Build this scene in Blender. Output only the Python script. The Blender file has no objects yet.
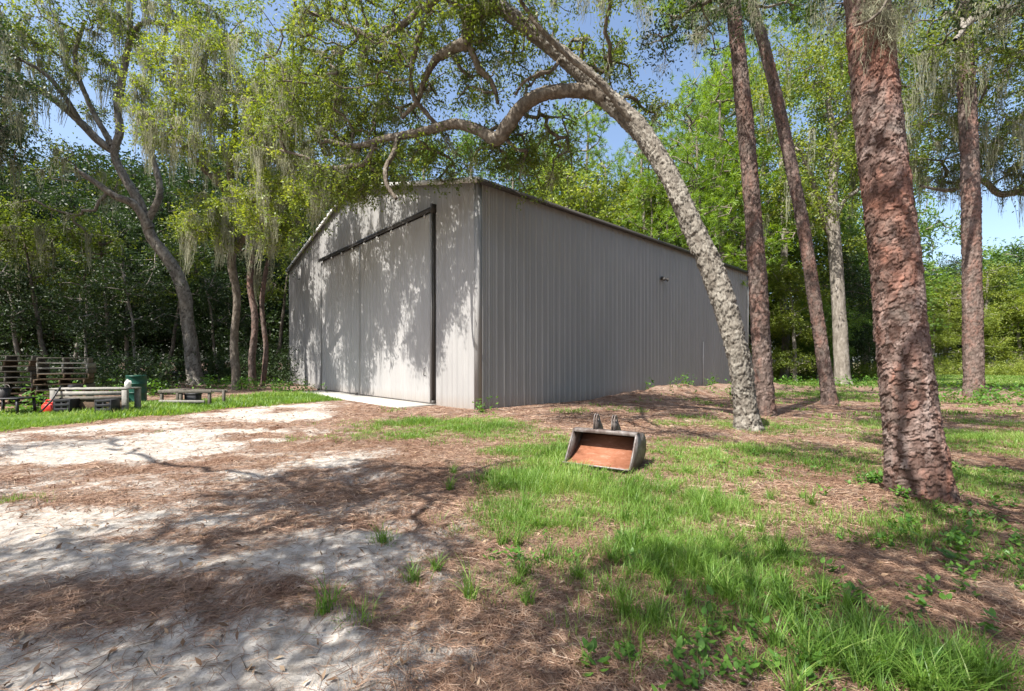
import bpy, math, random
import numpy as np
from mathutils import Vector, Matrix
random.seed(7)
RNG = np.random.default_rng(11)
SC = bpy.context.scene
COL = SC.collection

# ------------------------------------------------------------------ camera, sky, sun, exposure
F = 453.0           # focal length in pixels at 1024 px width
HOR = 362.0         # row of the horizon
EYE = 1.5
cd = bpy.data.cameras.new('camera'); cam = bpy.data.objects.new('camera', cd); COL.objects.link(cam)
cam.location = (0, 0, EYE); cam.rotation_euler = (math.radians(90), 0, 0)
cd.sensor_width = 36; cd.lens = F / 1024 * 36
cd.shift_y = (HOR - 345.5) / 1024
cd.clip_start = 0.05; cd.clip_end = 3000
SC.camera = cam

SUN_EL = 55.0
SUN_H = np.array([-0.739, -0.6735]); SUN_H /= np.linalg.norm(SUN_H)
w = bpy.data.worlds.new('World'); SC.world = w; w.use_nodes = True
nt = w.node_tree
bg = nt.nodes['Background']
sky = nt.nodes.new('ShaderNodeTexSky'); sky.sky_type = 'NISHITA'; sky.sun_disc = False
sky.sun_elevation = math.radians(SUN_EL)
sky.sun_rotation = math.atan2(SUN_H[0], SUN_H[1])
sky.air_density = 1.0; sky.dust_density = 2.4; sky.ozone_density = 1.2
nt.links.new(sky.outputs[0], bg.inputs[0]); bg.inputs[1].default_value = 0.11
sl = bpy.data.lights.new('sun', 'SUN'); sl.energy = 5.0; sl.angle = math.radians(0.4); sl.color = (1.0, 0.95, 0.87)
so = bpy.data.objects.new('sun', sl); COL.objects.link(so)
ce = math.cos(math.radians(SUN_EL))
sdir = Vector((SUN_H[0]*ce, SUN_H[1]*ce, math.sin(math.radians(SUN_EL))))
so.rotation_euler = sdir.to_track_quat('Z', 'Y').to_euler(); so.location = (-30, -20, 50)
SC.view_settings.view_transform = 'Standard'; SC.view_settings.look = 'None'
SC.view_settings.gamma = 1.0; SC.view_settings.exposure = 1.36
SC.render.engine = 'CYCLES'
SC.cycles.max_bounces = 7; SC.cycles.diffuse_bounces = 4; SC.cycles.glossy_bounces = 2
SC.cycles.transmission_bounces = 4; SC.cycles.transparent_max_bounces = 4
SC.cycles.caustics_reflective = False; SC.cycles.caustics_refractive = False
try: SC.cycles.use_denoising = True
except Exception: pass

# ------------------------------------------------------------------ helpers
def P(px, py, d):
    return np.array([(px-512)/F*d, d, EYE + (HOR-py)/F*d])
def W(px, py):
    d = F*EYE/(py-HOR); return np.array([(px-512)/F*d, d])
def norm(v):
    v = np.asarray(v, float); return v/np.maximum(np.linalg.norm(v, axis=-1, keepdims=True), 1e-9)
def sstep(a, b, x):
    t = np.clip((x-a)/(b-a), 0, 1); return t*t*(3-2*t)
_perm = np.random.default_rng(5).random((256, 256))
def vn(x, y, s=1.0, seed=0):
    x = np.asarray(x)/s + seed*17.31; y = np.asarray(y)/s + seed*9.77
    xi = np.floor(x).astype(int); yi = np.floor(y).astype(int); fx = x-xi; fy = y-yi
    fx = fx*fx*(3-2*fx); fy = fy*fy*(3-2*fy)
    g = lambda a, b: _perm[a & 255, b & 255]
    return (g(xi, yi)*(1-fx)+g(xi+1, yi)*fx)*(1-fy)+(g(xi, yi+1)*(1-fx)+g(xi+1, yi+1)*fx)*fy
def fbm(x, y, s=1.0, seed=0, o=4):
    r = 0; a = .5; t = 0
    for k in range(o):
        r = r + a*vn(x, y, s, seed+k*3); t += a; s *= .5; a *= .55
    return r/t

class MB:
    """collects arrays of verts / quads / tris"""
    def __init__(s): s.v = []; s.q = []; s.t = []; s.fa = []; s.va = []; s.n = 0
    def add(s, verts, quads=None, tris=None, fattr=None, vattr=None):
        verts = np.asarray(verts, dtype=np.float32).reshape(-1, 3)
        if quads is not None and len(quads): s.q.append((np.asarray(quads, dtype=np.int32)+s.n))
        if tris is not None and len(tris): s.t.append((np.asarray(tris, dtype=np.int32)+s.n))
        s.v.append(verts); s.n += len(verts)
        if fattr is not None: s.fa.append(np.asarray(fattr, dtype=np.float32))
        if vattr is not None: s.va.append(np.asarray(vattr, dtype=np.float32))
    def mesh(s, name, smooth=False):
        v = np.concatenate(s.v) if s.v else np.zeros((0, 3), np.float32)
        q = np.concatenate(s.q) if s.q else np.zeros((0, 4), np.int32)
        t = np.concatenate(s.t) if s.t else np.zeros((0, 3), np.int32)
        me = bpy.data.meshes.new(name)
        me.vertices.add(len(v)); me.vertices.foreach_set('co', v.ravel())
        nl = len(q)*4+len(t)*3
        me.loops.add(nl); me.loops.foreach_set('vertex_index', np.concatenate([q.ravel(), t.ravel()]).astype(np.int32))
        nf = len(q)+len(t); me.polygons.add(nf)
        ls = np.concatenate([np.arange(len(q))*4, len(q)*4+np.arange(len(t))*3]).astype(np.int32)
        me.polygons.foreach_set('loop_start', ls)
        me.update(calc_edges=True)
        if smooth: me.polygons.foreach_set('use_smooth', np.ones(nf, dtype=bool))
        if s.fa:
            a = me.attributes.new('rnd', 'FLOAT', 'FACE'); a.data.foreach_set('value', np.concatenate(s.fa))
        if s.va:
            va = np.concatenate(s.va)
            for k in range(va.shape[1]):
                a = me.attributes.new('va%d' % k, 'FLOAT', 'POINT'); a.data.foreach_set('value', np.ascontiguousarray(va[:, k]))
        me.validate(); return me
    def nq(s): return sum(len(q) for q in s.q)
    def build(s, name, mat, parent=None, smooth=False, mat2=None, first=0):
        me = s.mesh(name, smooth); me.materials.append(mat)
        if mat2 is not None:
            me.materials.append(mat2); mi = np.zeros(len(me.polygons), np.int32); mi[first:] = 1; me.polygons.foreach_set('material_index', mi)
        o = bpy.data.objects.new(name, me); COL.objects.link(o)
        if parent is not None: o.parent = parent
        return o
    # solid primitives
    def box(s, x0, x1, y0, y1, z0, z1, M=None):
        v = np.array([[x, y, z] for z in (z0, z1) for y in (y0, y1) for x in (x0, x1)], float)
        if M is not None: v = v@np.array(M.to_3x3()).T+np.array(M.translation)
        s.add(v, [[0, 2, 3, 1], [4, 5, 7, 6], [0, 1, 5, 4], [2, 6, 7, 3], [0, 4, 6, 2], [1, 3, 7, 5]])
    def bbox(s, x0, x1, y0, y1, z0, z1, b=.004, M=None):
        """box with bevelled edges"""
        cs = []
        lo = (x0, y0, z0); hi = (x1, y1, z1)
        import bmesh
        bm = bmesh.new(); bmesh.ops.create_cube(bm, size=1)
        for v in bm.verts:
            for k in range(3): v.co[k] = lo[k] if v.co[k] < 0 else hi[k]
        bmesh.ops.bevel(bm, geom=list(bm.edges), offset=b, segments=1, affect='EDGES')
        s.from_bm(bm, M)
    def from_bm(s, bm, M=None):
        bm.verts.index_update()
        v = np.array([x.co[:] for x in bm.verts], float).reshape(-1, 3)
        if M is not None: v = v@np.array(M.to_3x3()).T+np.array(M.translation)
        q = []; t = []
        for f in bm.faces:
            ix = [x.index for x in f.verts]
            if len(ix) == 4: q.append(ix)
            else:
                for k in range(1, len(ix)-1): t.append([ix[0], ix[k], ix[k+1]])
        s.add(v, q, t); bm.free()
    def tube(s, pts, rad, n=8, cap=True, rough=0, seed=0, va=None):
        pts = np.asarray(pts, float); rad = np.broadcast_to(np.asarray(rad, float), (len(pts),))
        A, B = frames(pts)
        th = np.arange(n)/n*2*np.pi
        R = rad[:, None]*np.ones((1, n))
        if rough:
            rg = np.random.default_rng(seed); R = R*(1+rough*(rg.random(R.shape)-.5))
        v = pts[:, None, :]+R[..., None]*(np.cos(th)[None, :, None]*A[:, None, :]+np.sin(th)[None, :, None]*B[:, None, :])
        m = len(pts); i = np.arange(m-1)[:, None]*n; j = np.arange(n)[None, :]; j2 = (j+1) % n
        q = np.stack([i+j, i+j2, i+n+j2, i+n+j], -1).reshape(-1, 4)
        v = v.reshape(-1, 3); t = []
        if cap:
            v = np.concatenate([v, pts[:1], pts[-1:]]); c0 = m*n; c1 = m*n+1
            jj = np.arange(n)
            t = np.concatenate([np.stack([np.full(n, c0), (jj+1) % n, jj], -1), np.stack([np.full(n, c1), (m-1)*n+jj, (m-1)*n+(jj+1) % n], -1)])
        s.add(v, q, t, vattr=None if va is None else np.tile(np.array(va, np.float32), (len(v), 1)))
    def bar(s, a, b, wd, ht, up=(0, 0, 1)):
        a = np.array(a, float); b = np.array(b, float); d = norm(b-a); u = np.array(up, float); sd = norm(np.cross(d, u)); u = norm(np.cross(sd, d))
        v = [p+sx*sd*wd/2+sz*u*ht/2 for p in (a, b) for sz in (-1, 1) for sx in (-1, 1)]
        s.add(v, [[0, 2, 3, 1], [4, 5, 7, 6], [0, 1, 5, 4], [2, 6, 7, 3], [0, 4, 6, 2], [1, 3, 7, 5]])

def frames(pts):
    T = np.gradient(pts, axis=0); T = norm(T)
    A = np.zeros_like(T); ref = np.array([1., 0, 0]) if abs(T[0][0]) < .8 else np.array([0, 1., 0])
    a = norm(ref-np.dot(ref, T[0])*T[0]); A[0] = a
    for k in range(1, len(T)):
        a = a-np.dot(a, T[k])*T[k]; a = norm(a); A[k] = a
    return A, np.cross(T, A)

def tag(o, label=None, cat=None, group=None, kind=None):
    if label: o['label'] = label
    if cat: o['category'] = cat
    if group: o['group'] = group
    if kind: o['kind'] = kind
    return o
def empty(name, loc, label, cat, group=None, rz=0):
    o = bpy.data.objects.new(name, None); COL.objects.link(o); o.empty_display_size = .3
    o.location = [float(c) for c in loc]; o.rotation_euler = (0, 0, rz)
    return tag(o, label, cat, group)
def copy_tree(o, parent=None):
    c = o.copy(); COL.objects.link(c)
    if parent is not None: c.parent = parent
    for ch in [x for x in o.children]: copy_tree(ch, c)
    return c

# ------------------------------------------------------------------ node helpers
class NT:
    def __init__(s, name):
        m = bpy.data.materials.new(name); m.use_nodes = True; s.m = m; s.t = m.node_tree; s.b = s.t.nodes['Principled BSDF']
        s.out = s.t.nodes['Material Output']
    def n(s, typ, **kw):
        nd = s.t.nodes.new(typ)
        for k, v in kw.items():
            if k.startswith('i_'):
                key = k[2:]; key = int(key) if key.isdigit() else key
                s.set(nd.inputs[key], v)
            else: setattr(nd, k, v)
        return nd
    def set(s, inp, v):
        if hasattr(v, 'links') or isinstance(v, bpy.types.NodeSocket): s.t.links.new(v, inp)
        else: inp.default_value = v
    def link(s, a, b): s.t.links.new(a, b)
    def noise(s, vec=None, scale=5, detail=4, rough=.6, dist=0):
        nd = s.n('ShaderNodeTexNoise'); nd.inputs['Scale'].default_value = scale; nd.inputs['Detail'].default_value = detail
        nd.inputs['Roughness'].default_value = rough; nd.inputs['Distortion'].default_value = dist
        if vec is not None: s.link(vec, nd.inputs['Vector'])
        return nd.outputs['Fac']
    def ramp(s, fac, stops, interp='LINEAR'):
        nd = s.n('ShaderNodeValToRGB'); cr = nd.color_ramp; cr.interpolation = interp
        while len(cr.elements) < len(stops): cr.elements.new(.5)
        for e, (p, c) in zip(cr.elements, stops):
            e.position = p; e.color = (*c, 1) if len(c) == 3 else c
        s.link(fac, nd.inputs[0]); return nd.outputs[0]
    def mix(s, fac, a, b, mode='MIX'):
        nd = s.n('ShaderNodeMix', data_type='RGBA', blend_type=mode)
        s.set(nd.inputs[0], fac)
        for sock, v in ((nd.inputs[6], a), (nd.inputs[7], b)):
            if isinstance(v, (tuple, list)): v = (*v, 1) if len(v) == 3 else v
            s.set(sock, v)
        return nd.outputs[2]
    def math(s, op, a, b=0.0, clamp=False):
        nd = s.n('ShaderNodeMath', operation=op, use_clamp=clamp); s.set(nd.inputs[0], a); s.set(nd.inputs[1], b); return nd.outputs[0]
    def attr(s, name):
        nd = s.n('ShaderNodeAttribute', attribute_name=name); return nd.outputs['Fac']
    def coord(s, scale=(1, 1, 1), which='Object', rot=(0, 0, 0)):
        tc = s.n('ShaderNodeTexCoord'); mp = s.n('ShaderNodeMapping'); mp.inputs['Scale'].default_value = scale; mp.inputs['Rotation'].default_value = rot
        s.link(tc.outputs[which], mp.inputs['Vector']); return mp.outputs[0]
    def bump(s, h, strength=.3, dist=.02):
        nd = s.n('ShaderNodeBump'); nd.inputs['Strength'].default_value = strength; nd.inputs['Distance'].default_value = dist
        s.link(h, nd.inputs['Height']); s.link(nd.outputs[0], s.b.inputs['Normal']); return nd.outputs[0]
    def fin(s, col=None, rough=.7, spec=.3, metal=0):
        if col is not None:
            if isinstance(col, (tuple, list)): col = (*col, 1) if len(col) == 3 else col
            s.set(s.b.inputs['Base Color'], col)
        s.set(s.b.inputs['Roughness'], rough); s.b.inputs['Specular IOR Level'].default_value = spec; s.b.inputs['Metallic'].default_value = metal
        return s.m

def leaf_mat(name, stops, trans=.35, rough=.5, tcol=None, spec=.35):
    """leaf colour varies per leaf (face attribute) and per clump (noise in space)"""
    t = NT(name)
    r = t.attr('rnd'); c = t.coord((.35, .35, .35)); nz = t.noise(c, 1.6, 2, .5)
    f = t.math('ADD', t.math('MULTIPLY', r, .62), t.math('MULTIPLY', nz, .6)); f = t.math('SUBTRACT', f, .1, clamp=True)
    col = t.ramp(f, stops)
    t.fin(col, rough, spec)
    tr = t.n('ShaderNodeBsdfTranslucent')
    hs = t.n('ShaderNodeHueSaturation'); hs.inputs['Hue'].default_value = .485; hs.inputs['Saturation'].default_value = 1.15; hs.inputs['Value'].default_value = 1.5
    t.link(col, hs.inputs['Color']); t.link(hs.outputs[0], tr.inputs['Color'])
    mx = t.n('ShaderNodeMixShader'); mx.inputs[0].default_value = trans
    t.link(t.b.outputs[0], mx.inputs[1]); t.link(tr.outputs[0], mx.inputs[2]); t.link(mx.outputs[0], t.out.inputs['Surface'])
    return t.m

# ------------------------------------------------------------------ materials
M = {}
def mats():
    M['oak_leaf'] = leaf_mat('oak leaf', [(0, (.035, .065, .014)), (.45, (.10, .145, .026)), (.8, (.20, .245, .05)), (1, (.33, .33, .10))], .47)
    M['bright_leaf'] = leaf_mat('bright leaf', [(0, (.05, .085, .016)), (.4, (.13, .18, .03)), (.75, (.24, .29, .055)), (1, (.38, .38, .11))], .45)
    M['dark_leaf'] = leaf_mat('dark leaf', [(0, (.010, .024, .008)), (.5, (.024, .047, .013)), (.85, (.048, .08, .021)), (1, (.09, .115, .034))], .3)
    M['far_leaf'] = leaf_mat('far leaf', [(0, (.04, .085, .02)), (.45, (.10, .18, .038)), (.8, (.17, .26, .055)), (1, (.26, .32, .09))], .45)
    M['needle'] = leaf_mat('pine needle', [(0, (.05, .10, .018)), (.5, (.14, .235, .03)), (.85, (.25, .35, .05)), (1, (.33, .31, .09))], .45)
    M['moss'] = leaf_mat('spanish moss', [(0, (.13, .135, .09)), (.5, (.26, .265, .185)), (1, (.44, .43, .32))], .35, .9, spec=.05)
    M['grass'] = leaf_mat('grass blade', [(0, (.04, .085, .015)), (.35, (.09, .18, .028)), (.66, (.16, .275, .05)), (.84, (.27, .34, .10)), (1, (.44, .39, .23))], .4, .45)
    M['weed'] = leaf_mat('weed leaf', [(0, (.03, .08, .015)), (.5, (.07, .16, .025)), (1, (.13, .24, .04))], .35, .45)
    M['straw'] = leaf_mat('fallen needle', [(0, (.06, .033, .022)), (.35, (.17, .095, .06)), (.7, (.31, .205, .14)), (1, (.50, .42, .33))], .15, .6)
    M['litter'] = leaf_mat('fallen leaf', [(0, (.06, .035, .02)), (.5, (.17, .10, .055)), (.8, (.30, .22, .14)), (1, (.45, .38, .28))], .1, .6)
    # ground: va0 sand, va1 grass, va2 straw shade
    t = NT('ground soil'); c = t.coord((1, 1, 1))
    s_ = t.attr('va0'); g_ = t.attr('va1')
    nf = t.noise(c, 9, 8, .7); nm = t.noise(c, 2.2, 6, .65, .6); nff = t.noise(c, 55, 4, .7)
    cst = t.coord((30, 9, 1), rot=(0, 0, .5)); cst2 = t.coord((9, 32, 1), rot=(0, 0, -.3))
    st1 = t.noise(cst, 1.6, 5, .75, .8); st2 = t.noise(cst2, 1.6, 5, .75, .8)
    sand = t.ramp(nf, [(.25, (.17, .145, .12)), (.42, (.31, .28, .245)), (.58, (.43, .40, .365)), (.74, (.58, .555, .52))])
    sand = t.mix(t.math('MULTIPLY', t.ramp(nff, [(.5, (0, 0, 0)), (.72, (1, 1, 1))]), .45), sand, (.22, .175, .14))
    stn = t.math('MAXIMUM', st1, st2)
    straw = t.ramp(stn, [(.36, (.038, .02, .014)), (.52, (.11, .055, .036)), (.64, (.22, .13, .09)), (.80, (.42, .34, .27))])
    straw = t.mix(t.ramp(nm, [(.35, (0, 0, 0)), (.7, (1, 1, 1))]), straw, t.mix(.6, straw, (.34, .28, .23)))
    soil = t.mix(nf, (.06, .055, .028), (.15, .13, .065))
    e = t.math('ADD', s_, t.math('MULTIPLY', t.math('SUBTRACT', t.noise(c, 3.2, 9, .75, .4), .5), 1.7))
    e = t.math('ADD', e, t.math('MULTIPLY', t.math('SUBTRACT', stn, .56), 1.2))
    sm = t.ramp(e, [(.30, (0, 0, 0)), (.72, (1, 1, 1))])
    base = t.mix(sm, straw, sand)
    ge = t.math('ADD', g_, t.math('MULTIPLY', t.math('SUBTRACT', nf, .5), 1.0))
    base = t.mix(t.ramp(ge, [(.45, (0, 0, 0)), (.9, (1, 1, 1))]), base, soil)
    t.fin(base, .92, .1)
    h = t.math('ADD', t.math('MULTIPLY', nf, .6), t.math('MULTIPLY', stn, .5)); t.bump(h, .9, .05)
    M['ground'] = t.m
    # bark
    def plate_bark(name, crack, cols, red=None, bs=.5, zr=None, cw=.2):
        t = NT(name); cr = t.attr('va0'); pid = t.attr('va1')
        c = t.coord((1, 1, .35)); nz = t.noise(c, 14, 6, .7); c2 = t.coord((1, 1, .5)); big = t.noise(c2, 1.4, 3, .6)
        nz2 = t.noise(t.coord((1, 1, .45)), 5.5, 5, .65, .5)
        f = t.math('ADD', t.math('MULTIPLY', pid, .26), t.math('ADD', t.math('MULTIPLY', nz, .34), t.math('MULTIPLY', nz2, .42)))
        col = t.ramp(f, cols)
        if red: rf = t.ramp(t.math('ADD', t.math('ADD', t.math('MULTIPLY', big, .55), t.math('MULTIPLY', nz2, .35)), t.math('MULTIPLY', pid, .14)), [(.505, (0, 0, 0)), (.61, (.8, .8, .8))]); col = t.mix(rf, col, t.mix(nz, red[0], red[1]))
        fine = t.noise(t.coord((1, 1, .25)), 60, 4, .7)
        if red:
            gp = t.noise(t.coord((1, 1, .6)), 2.6, 5, .65, .4); col = t.mix(t.ramp(gp, [(.52, (0, 0, 0)), (.66, (.6, .6, .6))]), col, (.17, .15, .135))
            vr = t.noise(t.coord((3, 3, .8)), 1.5, 3, .6); col = t.mix(.5, col, t.ramp(vr, [(.35, (.16, .16, .16)), (.65, (.52, .52, .52))]), 'OVERLAY')
        col = t.mix(.35, col, t.ramp(fine, [(.3, (.12, .10, .09)), (.7, (.55, .5, .46))]), 'OVERLAY')
        col = t.mix(t.ramp(cr, [(.0, (.9, .9, .9)), (cw, (0, 0, 0))]), col, crack)
        t.fin(col, .9, .15)
        h = t.math('ADD', t.math('MULTIPLY', nz, .5), t.math('MULTIPLY', fine, .4)); t.bump(h, bs, .02)
        return t.m
    M['pine_bark'] = plate_bark('pine bark', (.045, .022, .016), [(.22, (.045, .026, .021)), (.4, (.12, .072, .058)), (.55, (.24, .18, .16)), (.75, (.46, .39, .36))], ((.10, .04, .026), (.36, .155, .10)), .9, cw=.17)
    M['grey_pine'] = plate_bark('grey pine bark', (.05, .035, .028), [(.2, (.05, .035, .03)), (.4, (.13, .095, .082)), (.6, (.24, .19, .17)), (.8, (.40, .35, .32))], ((.10, .05, .036), (.27, .15, .12)), .9, cw=.25)
    M['oak_bark'] = plate_bark('oak bark', (.04, .034, .027), [(.2, (.07, .06, .05)), (.42, (.15, .135, .115)), (.6, (.25, .235, .205)), (.8, (.38, .365, .325))], None, .8, cw=.2)
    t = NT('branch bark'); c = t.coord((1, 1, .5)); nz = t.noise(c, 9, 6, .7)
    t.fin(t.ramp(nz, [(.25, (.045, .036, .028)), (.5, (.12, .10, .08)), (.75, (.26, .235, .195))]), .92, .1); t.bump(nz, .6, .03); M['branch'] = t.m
    t = NT('far bark'); c = t.coord((1, 1, .3)); nz = t.noise(c, 6, 5, .7)
    t.fin(t.ramp(nz, [(.25, (.08, .068, .056)), (.5, (.19, .17, .145)), (.75, (.34, .31, .28))]), .92, .1); t.bump(nz, .5, .03); M['far_bark'] = t.m
    # painted steel siding
    def siding(name, col, rough=.45):
        t = NT(name); c = t.coord((1, 1, .25)); nz = t.noise(c, 1.1, 4, .6); n2 = t.noise(t.coord((6, 6, .5)), 1.2, 5, .6)
        a = t.mix(t.ramp(nz, [(.35, (0, 0, 0)), (.7, (1, 1, 1))]), tuple(x*.93 for x in col), tuple(min(1, x*1.05) for x in col))
        a = t.mix(t.math('MULTIPLY', t.ramp(n2, [(.55, (0, 0, 0)), (.8, (1, 1, 1))]), .25), a, tuple(x*.72 for x in col))
        # splashed dirt close to the ground
        tc = t.n('ShaderNodeTexCoord'); sp = t.n('ShaderNodeSeparateXYZ'); t.link(tc.outputs['Object'], sp.inputs[0])
        z = t.math('ADD', sp.outputs[2], t.math('MULTIPLY', t.math('SUBTRACT', n2, .5), .5))
        d = t.ramp(z, [(.0, (1, 1, 1)), (.45, (0, 0, 0))]); a = t.mix(t.math('MULTIPLY', d, .5), a, (.24, .19, .15))
        t.fin(a, rough, .4); t.bump(t.noise(t.coord((1, 1, .4)), 2.2, 2, .5), .12, .05); return t.m
    M['siding'] = siding('grey steel siding', (.28, .275, .271))
    M['siding_door'] = siding('grey door siding', (.305, .30, .296))
    def plain(name, col, rough=.5, metal=0, var=.25, scale=9, bump=.15, spec=.3):
        t = NT(name); c = t.coord(); nz = t.noise(c, scale, 6, .65)
        t.fin(t.ramp(nz, [(.3, tuple(x*(1-var) for x in col)), (.7, tuple(min(1, x*(1+var)) for x in col))]), rough, spec, metal); t.bump(nz, bump, .01); return t.m
    M['trim_light'] = plain('pale trim', (.55, .54, .53), .4, 0, .08)
    M['trim_dark'] = plain('dark trim', (.045, .04, .036), .5, 0, .2)
    M['roof'] = plain('roof steel', (.30, .30, .30), .4, .3, .1)
    M['concrete'] = plain('concrete', (.34, .325, .30), .85, 0, .18, 6, .2)
    M['black'] = plain('black plastic', (.018, .018, .02), .45, 0, .3)
    M['green_drum'] = plain('green drum paint', (.012, .065, .045), .4, 0, .25)
    M['red_can'] = plain('red plastic', (.50, .03, .02), .4, 0, .15)
    M['white_jug'] = plain('white jug plastic', (.6, .6, .56), .45, 0, .1)
    M['old_wood'] = plain('weathered wood', (.095, .085, .07), .85, 0, .4, 14, .4)
    M['pale_wood'] = plain('pale weathered wood', (.21, .20, .18), .85, 0, .3, 12, .4)
    M['brown_wood'] = plain('brown board', (.09, .06, .037), .85, 0, .4, 14, .4)
    M['lamp_body'] = plain('lamp housing', (.03, .027, .025), .5, 0, .2)
    M['lens'] = plain('lamp glass', (.12, .12, .12), .15, 0, .05)
    t = NT('worn steel'); nz = t.noise(t.coord(), 7, 7, .7)
    t.fin(t.ramp(nz, [(.3, (.06, .04, .032)), (.45, (.12, .095, .085)), (.58, (.20, .18, .17)), (.72, (.34, .31, .30))]), .55, .4, .35); t.bump(nz, .3, .01); M['steel'] = t.m
    t = NT('rusty steel'); nz = t.noise(t.coord((1, 2.2, 2.2)), 5, 9, .78, .5)
    t.fin(t.ramp(nz, [(.25, (.06, .025, .016)), (.42, (.19, .075, .04)), (.56, (.24, .10, .058)), (.76, (.34, .23, .18))]), .8, .2); t.bump(nz, .35, .01); M['rust'] = t.m
mats()

# ------------------------------------------------------------------ the ground
BC = np.array([-1.07, 14.2]); EV = np.array([.7388, .6738]); EU = np.array([-.6738, .7388]); BL, BW = 21.8, 18.9; EAVE = 7.2; RIDGE = 9.66
def barn_xy(x, y):
    dx = np.asarray(x)-BC[0]; dy = np.asarray(y)-BC[1]
    return dx*EV[0]+dy*EV[1], dx*EU[0]+dy*EU[1]
def xb(y): return np.interp(y, [-30, 0, 5, 7.5, 9.7, 11.3, 13.6, 17, 19, 40], [-60, -24, -18, -14, -11, -10.3, -9.4, -7.2, -6.5, 0])
def xr(y): return np.interp(y, [-10, 2, 2.9, 4.9, 7, 8.7, 13.6, 16], [.9, .35, .10, -.35, -1.5, -2.7, -5, -5.5])
BLOBS = [  # px, py, rx, ry, rot, strength
    (450, 428, 2.6, 1.5, -.35, .8), (400, 436, 1.2, .8, 0, .5), (520, 440, 1.5, .8, 0, .5),
    (560, 485, .95, 1.0, 0, 1.0), (540, 510, .8, .9, 0, .8), (610, 500, 1.0, 1.1, 0, 1.0), (680, 470, 1.2, 1.0, 0, .5), (545, 455, 1.0, .9, 0, .8),
    (665, 545, .6, .55, 0, .95), (700, 510, .7, .8, 0, .85), (735, 545, .6, .5, 0, .85), (720, 575, .6, .45, 0, .95), (700, 620, .5, .35, 0, .75), (790, 620, .55, .35, 0, .95), (880, 665, .5, .3, 0, 1.0), (930, 670, .3, .25, 0, .9), (820, 660, .45, .3, 0, .7), (620, 640, .5, .3, 0, .45), (580, 560, .6, .5, 0, .35),
    (470, 590, .35, .2, 0, .42), (380, 540, .14, .08, 0, .5), (330, 605, .1, .08, 0, .45), (365, 620, .2, .1, 0, .35), (640, 670, .4, .2, 0, .4),
    (760, 455, 1.8, 1.2, 0, .55), (820, 425, 3, 2, 0, .4), (810, 395, 5, 3, 0, .5), (1000, 440, 2.5, 1.6, 0, .6), (980, 480, 1.2, .9, 0, .42), (1010, 500, .9, .7, 0, .42),
    (960, 415, 4, 2, 0, .36), (700, 425, 1.5, 1, 0, .4), (1000, 560, .4, .5, 0, .4),
    (290, 440, .5, .3, 0, .35), (140, 433, 1.0, .25, .3, .3), (25, 500, .3, .2, 0, .3)]
BL_ = [(*W(a, b), rx, ry, rot, s) for a, b, rx, ry, rot, s in BLOBS]
def grassmask(x, y):
    g = np.zeros_like(x)
    for cx, cy, rx, ry, rot, s in BL_:
        dx = x-cx; dy = y-cy; c, sn = math.cos(rot), math.sin(rot)
        q = ((dx*c+dy*sn)/rx)**2+((-dx*sn+dy*c)/ry)**2
        g = np.maximum(g, s*np.exp(-q*q*.35-q*.35))
    nz = fbm(x, y, 1.3, 3)
    g = g*np.clip(.05+1.8*nz, 0, 1.25)*np.clip(-.1+2.3*fbm(x, y, .42, 8, 3), .06, 1.15)
    e = xb(y)-x+(fbm(x, y, 1.2, 9)-.5)*1.4
    g = np.maximum(g, .95*sstep(-.1, .5, e)*(1-sstep(3.5, 6.5, e)))
    # right side scattered green, and the lawn far beyond
    e2 = x-xr(y); g = np.maximum(g, .42*sstep(.3, 1.5, e2)*sstep(.5, .7, fbm(x, y, 1.1, 21)))
    lx, ly = barn_xy(x, y)
    g = np.maximum(g, sstep(27, 33, y+.12*x)*sstep(-2, 2, x-16))
    g = g*(1-.8*sstep(2.4, 1.2, -ly)*sstep(-1, 1, lx)*sstep(BL+1, BL, lx))
    # not on the apron or under the barn
    inside = (lx > -.05) & (ly > -.05) & (lx < BL) & (ly < BW)
    g = np.where(inside, 0, g)
    return g
def sandmask(x, y):
    a = sstep(-.4, .6, x-xb(y)+(fbm(x, y, 1.5, 9)-.5)*1.4); b = sstep(.5, -1.4, x-xr(y)+(fbm(x, y, 1.2, 31)-.5)*1.6)
    c, s = math.cos(.35), math.sin(.35); u = x*c+y*s; v = -x*s+y*c
    n = fbm(u/1.7, v, 1.5, 14, 5)
    s_ = a*b*np.clip((1.02-.10*sstep(6, 10, y)-.42*sstep(.5, .7, fbm(x, y*1.8, .9, 19, 4)))+(n-.5)*2.6-.12*sstep(-3, 0, x)-.08*sstep(8, 13, y), 0, 1.1)
    # darker straw patches that thin out the sand
    for px, py, rx, ry, k in ((330, 490, 1.0, .5, .85), (180, 590, 1.2, .3, .7), (60, 612, .9, .35, .7), (480, 560, .6, .5, .5), (120, 500, 1.3, .35, .45), (420, 610, .5, .22, .6), (300, 600, .5, .2, .5), (60, 500, 1.4, .3, .4)):
        cx, cy = W(px, py); q = ((x-cx)/rx)**2+((y-cy)/ry)**2; s_ = s_*(1-k*np.exp(-q))
    for px, py, rx, ry, k in ((60, 565, .7, .3, .6), (210, 522, .6, .3, .7), (250, 670, 1.0, .18, .7), (420, 655, .5, .2, .6), (100, 655, .6, .2, .5), (400, 522, .3, .2, .5), (660, 430, .01, .01, 0)):
        cx, cy = W(px, py); q = ((x-cx)/rx)**2+((y-cy)/ry)**2; s_ = np.maximum(s_, k*1.3*np.exp(-q))
    return s_
bigpine = W(922, 506)
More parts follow.
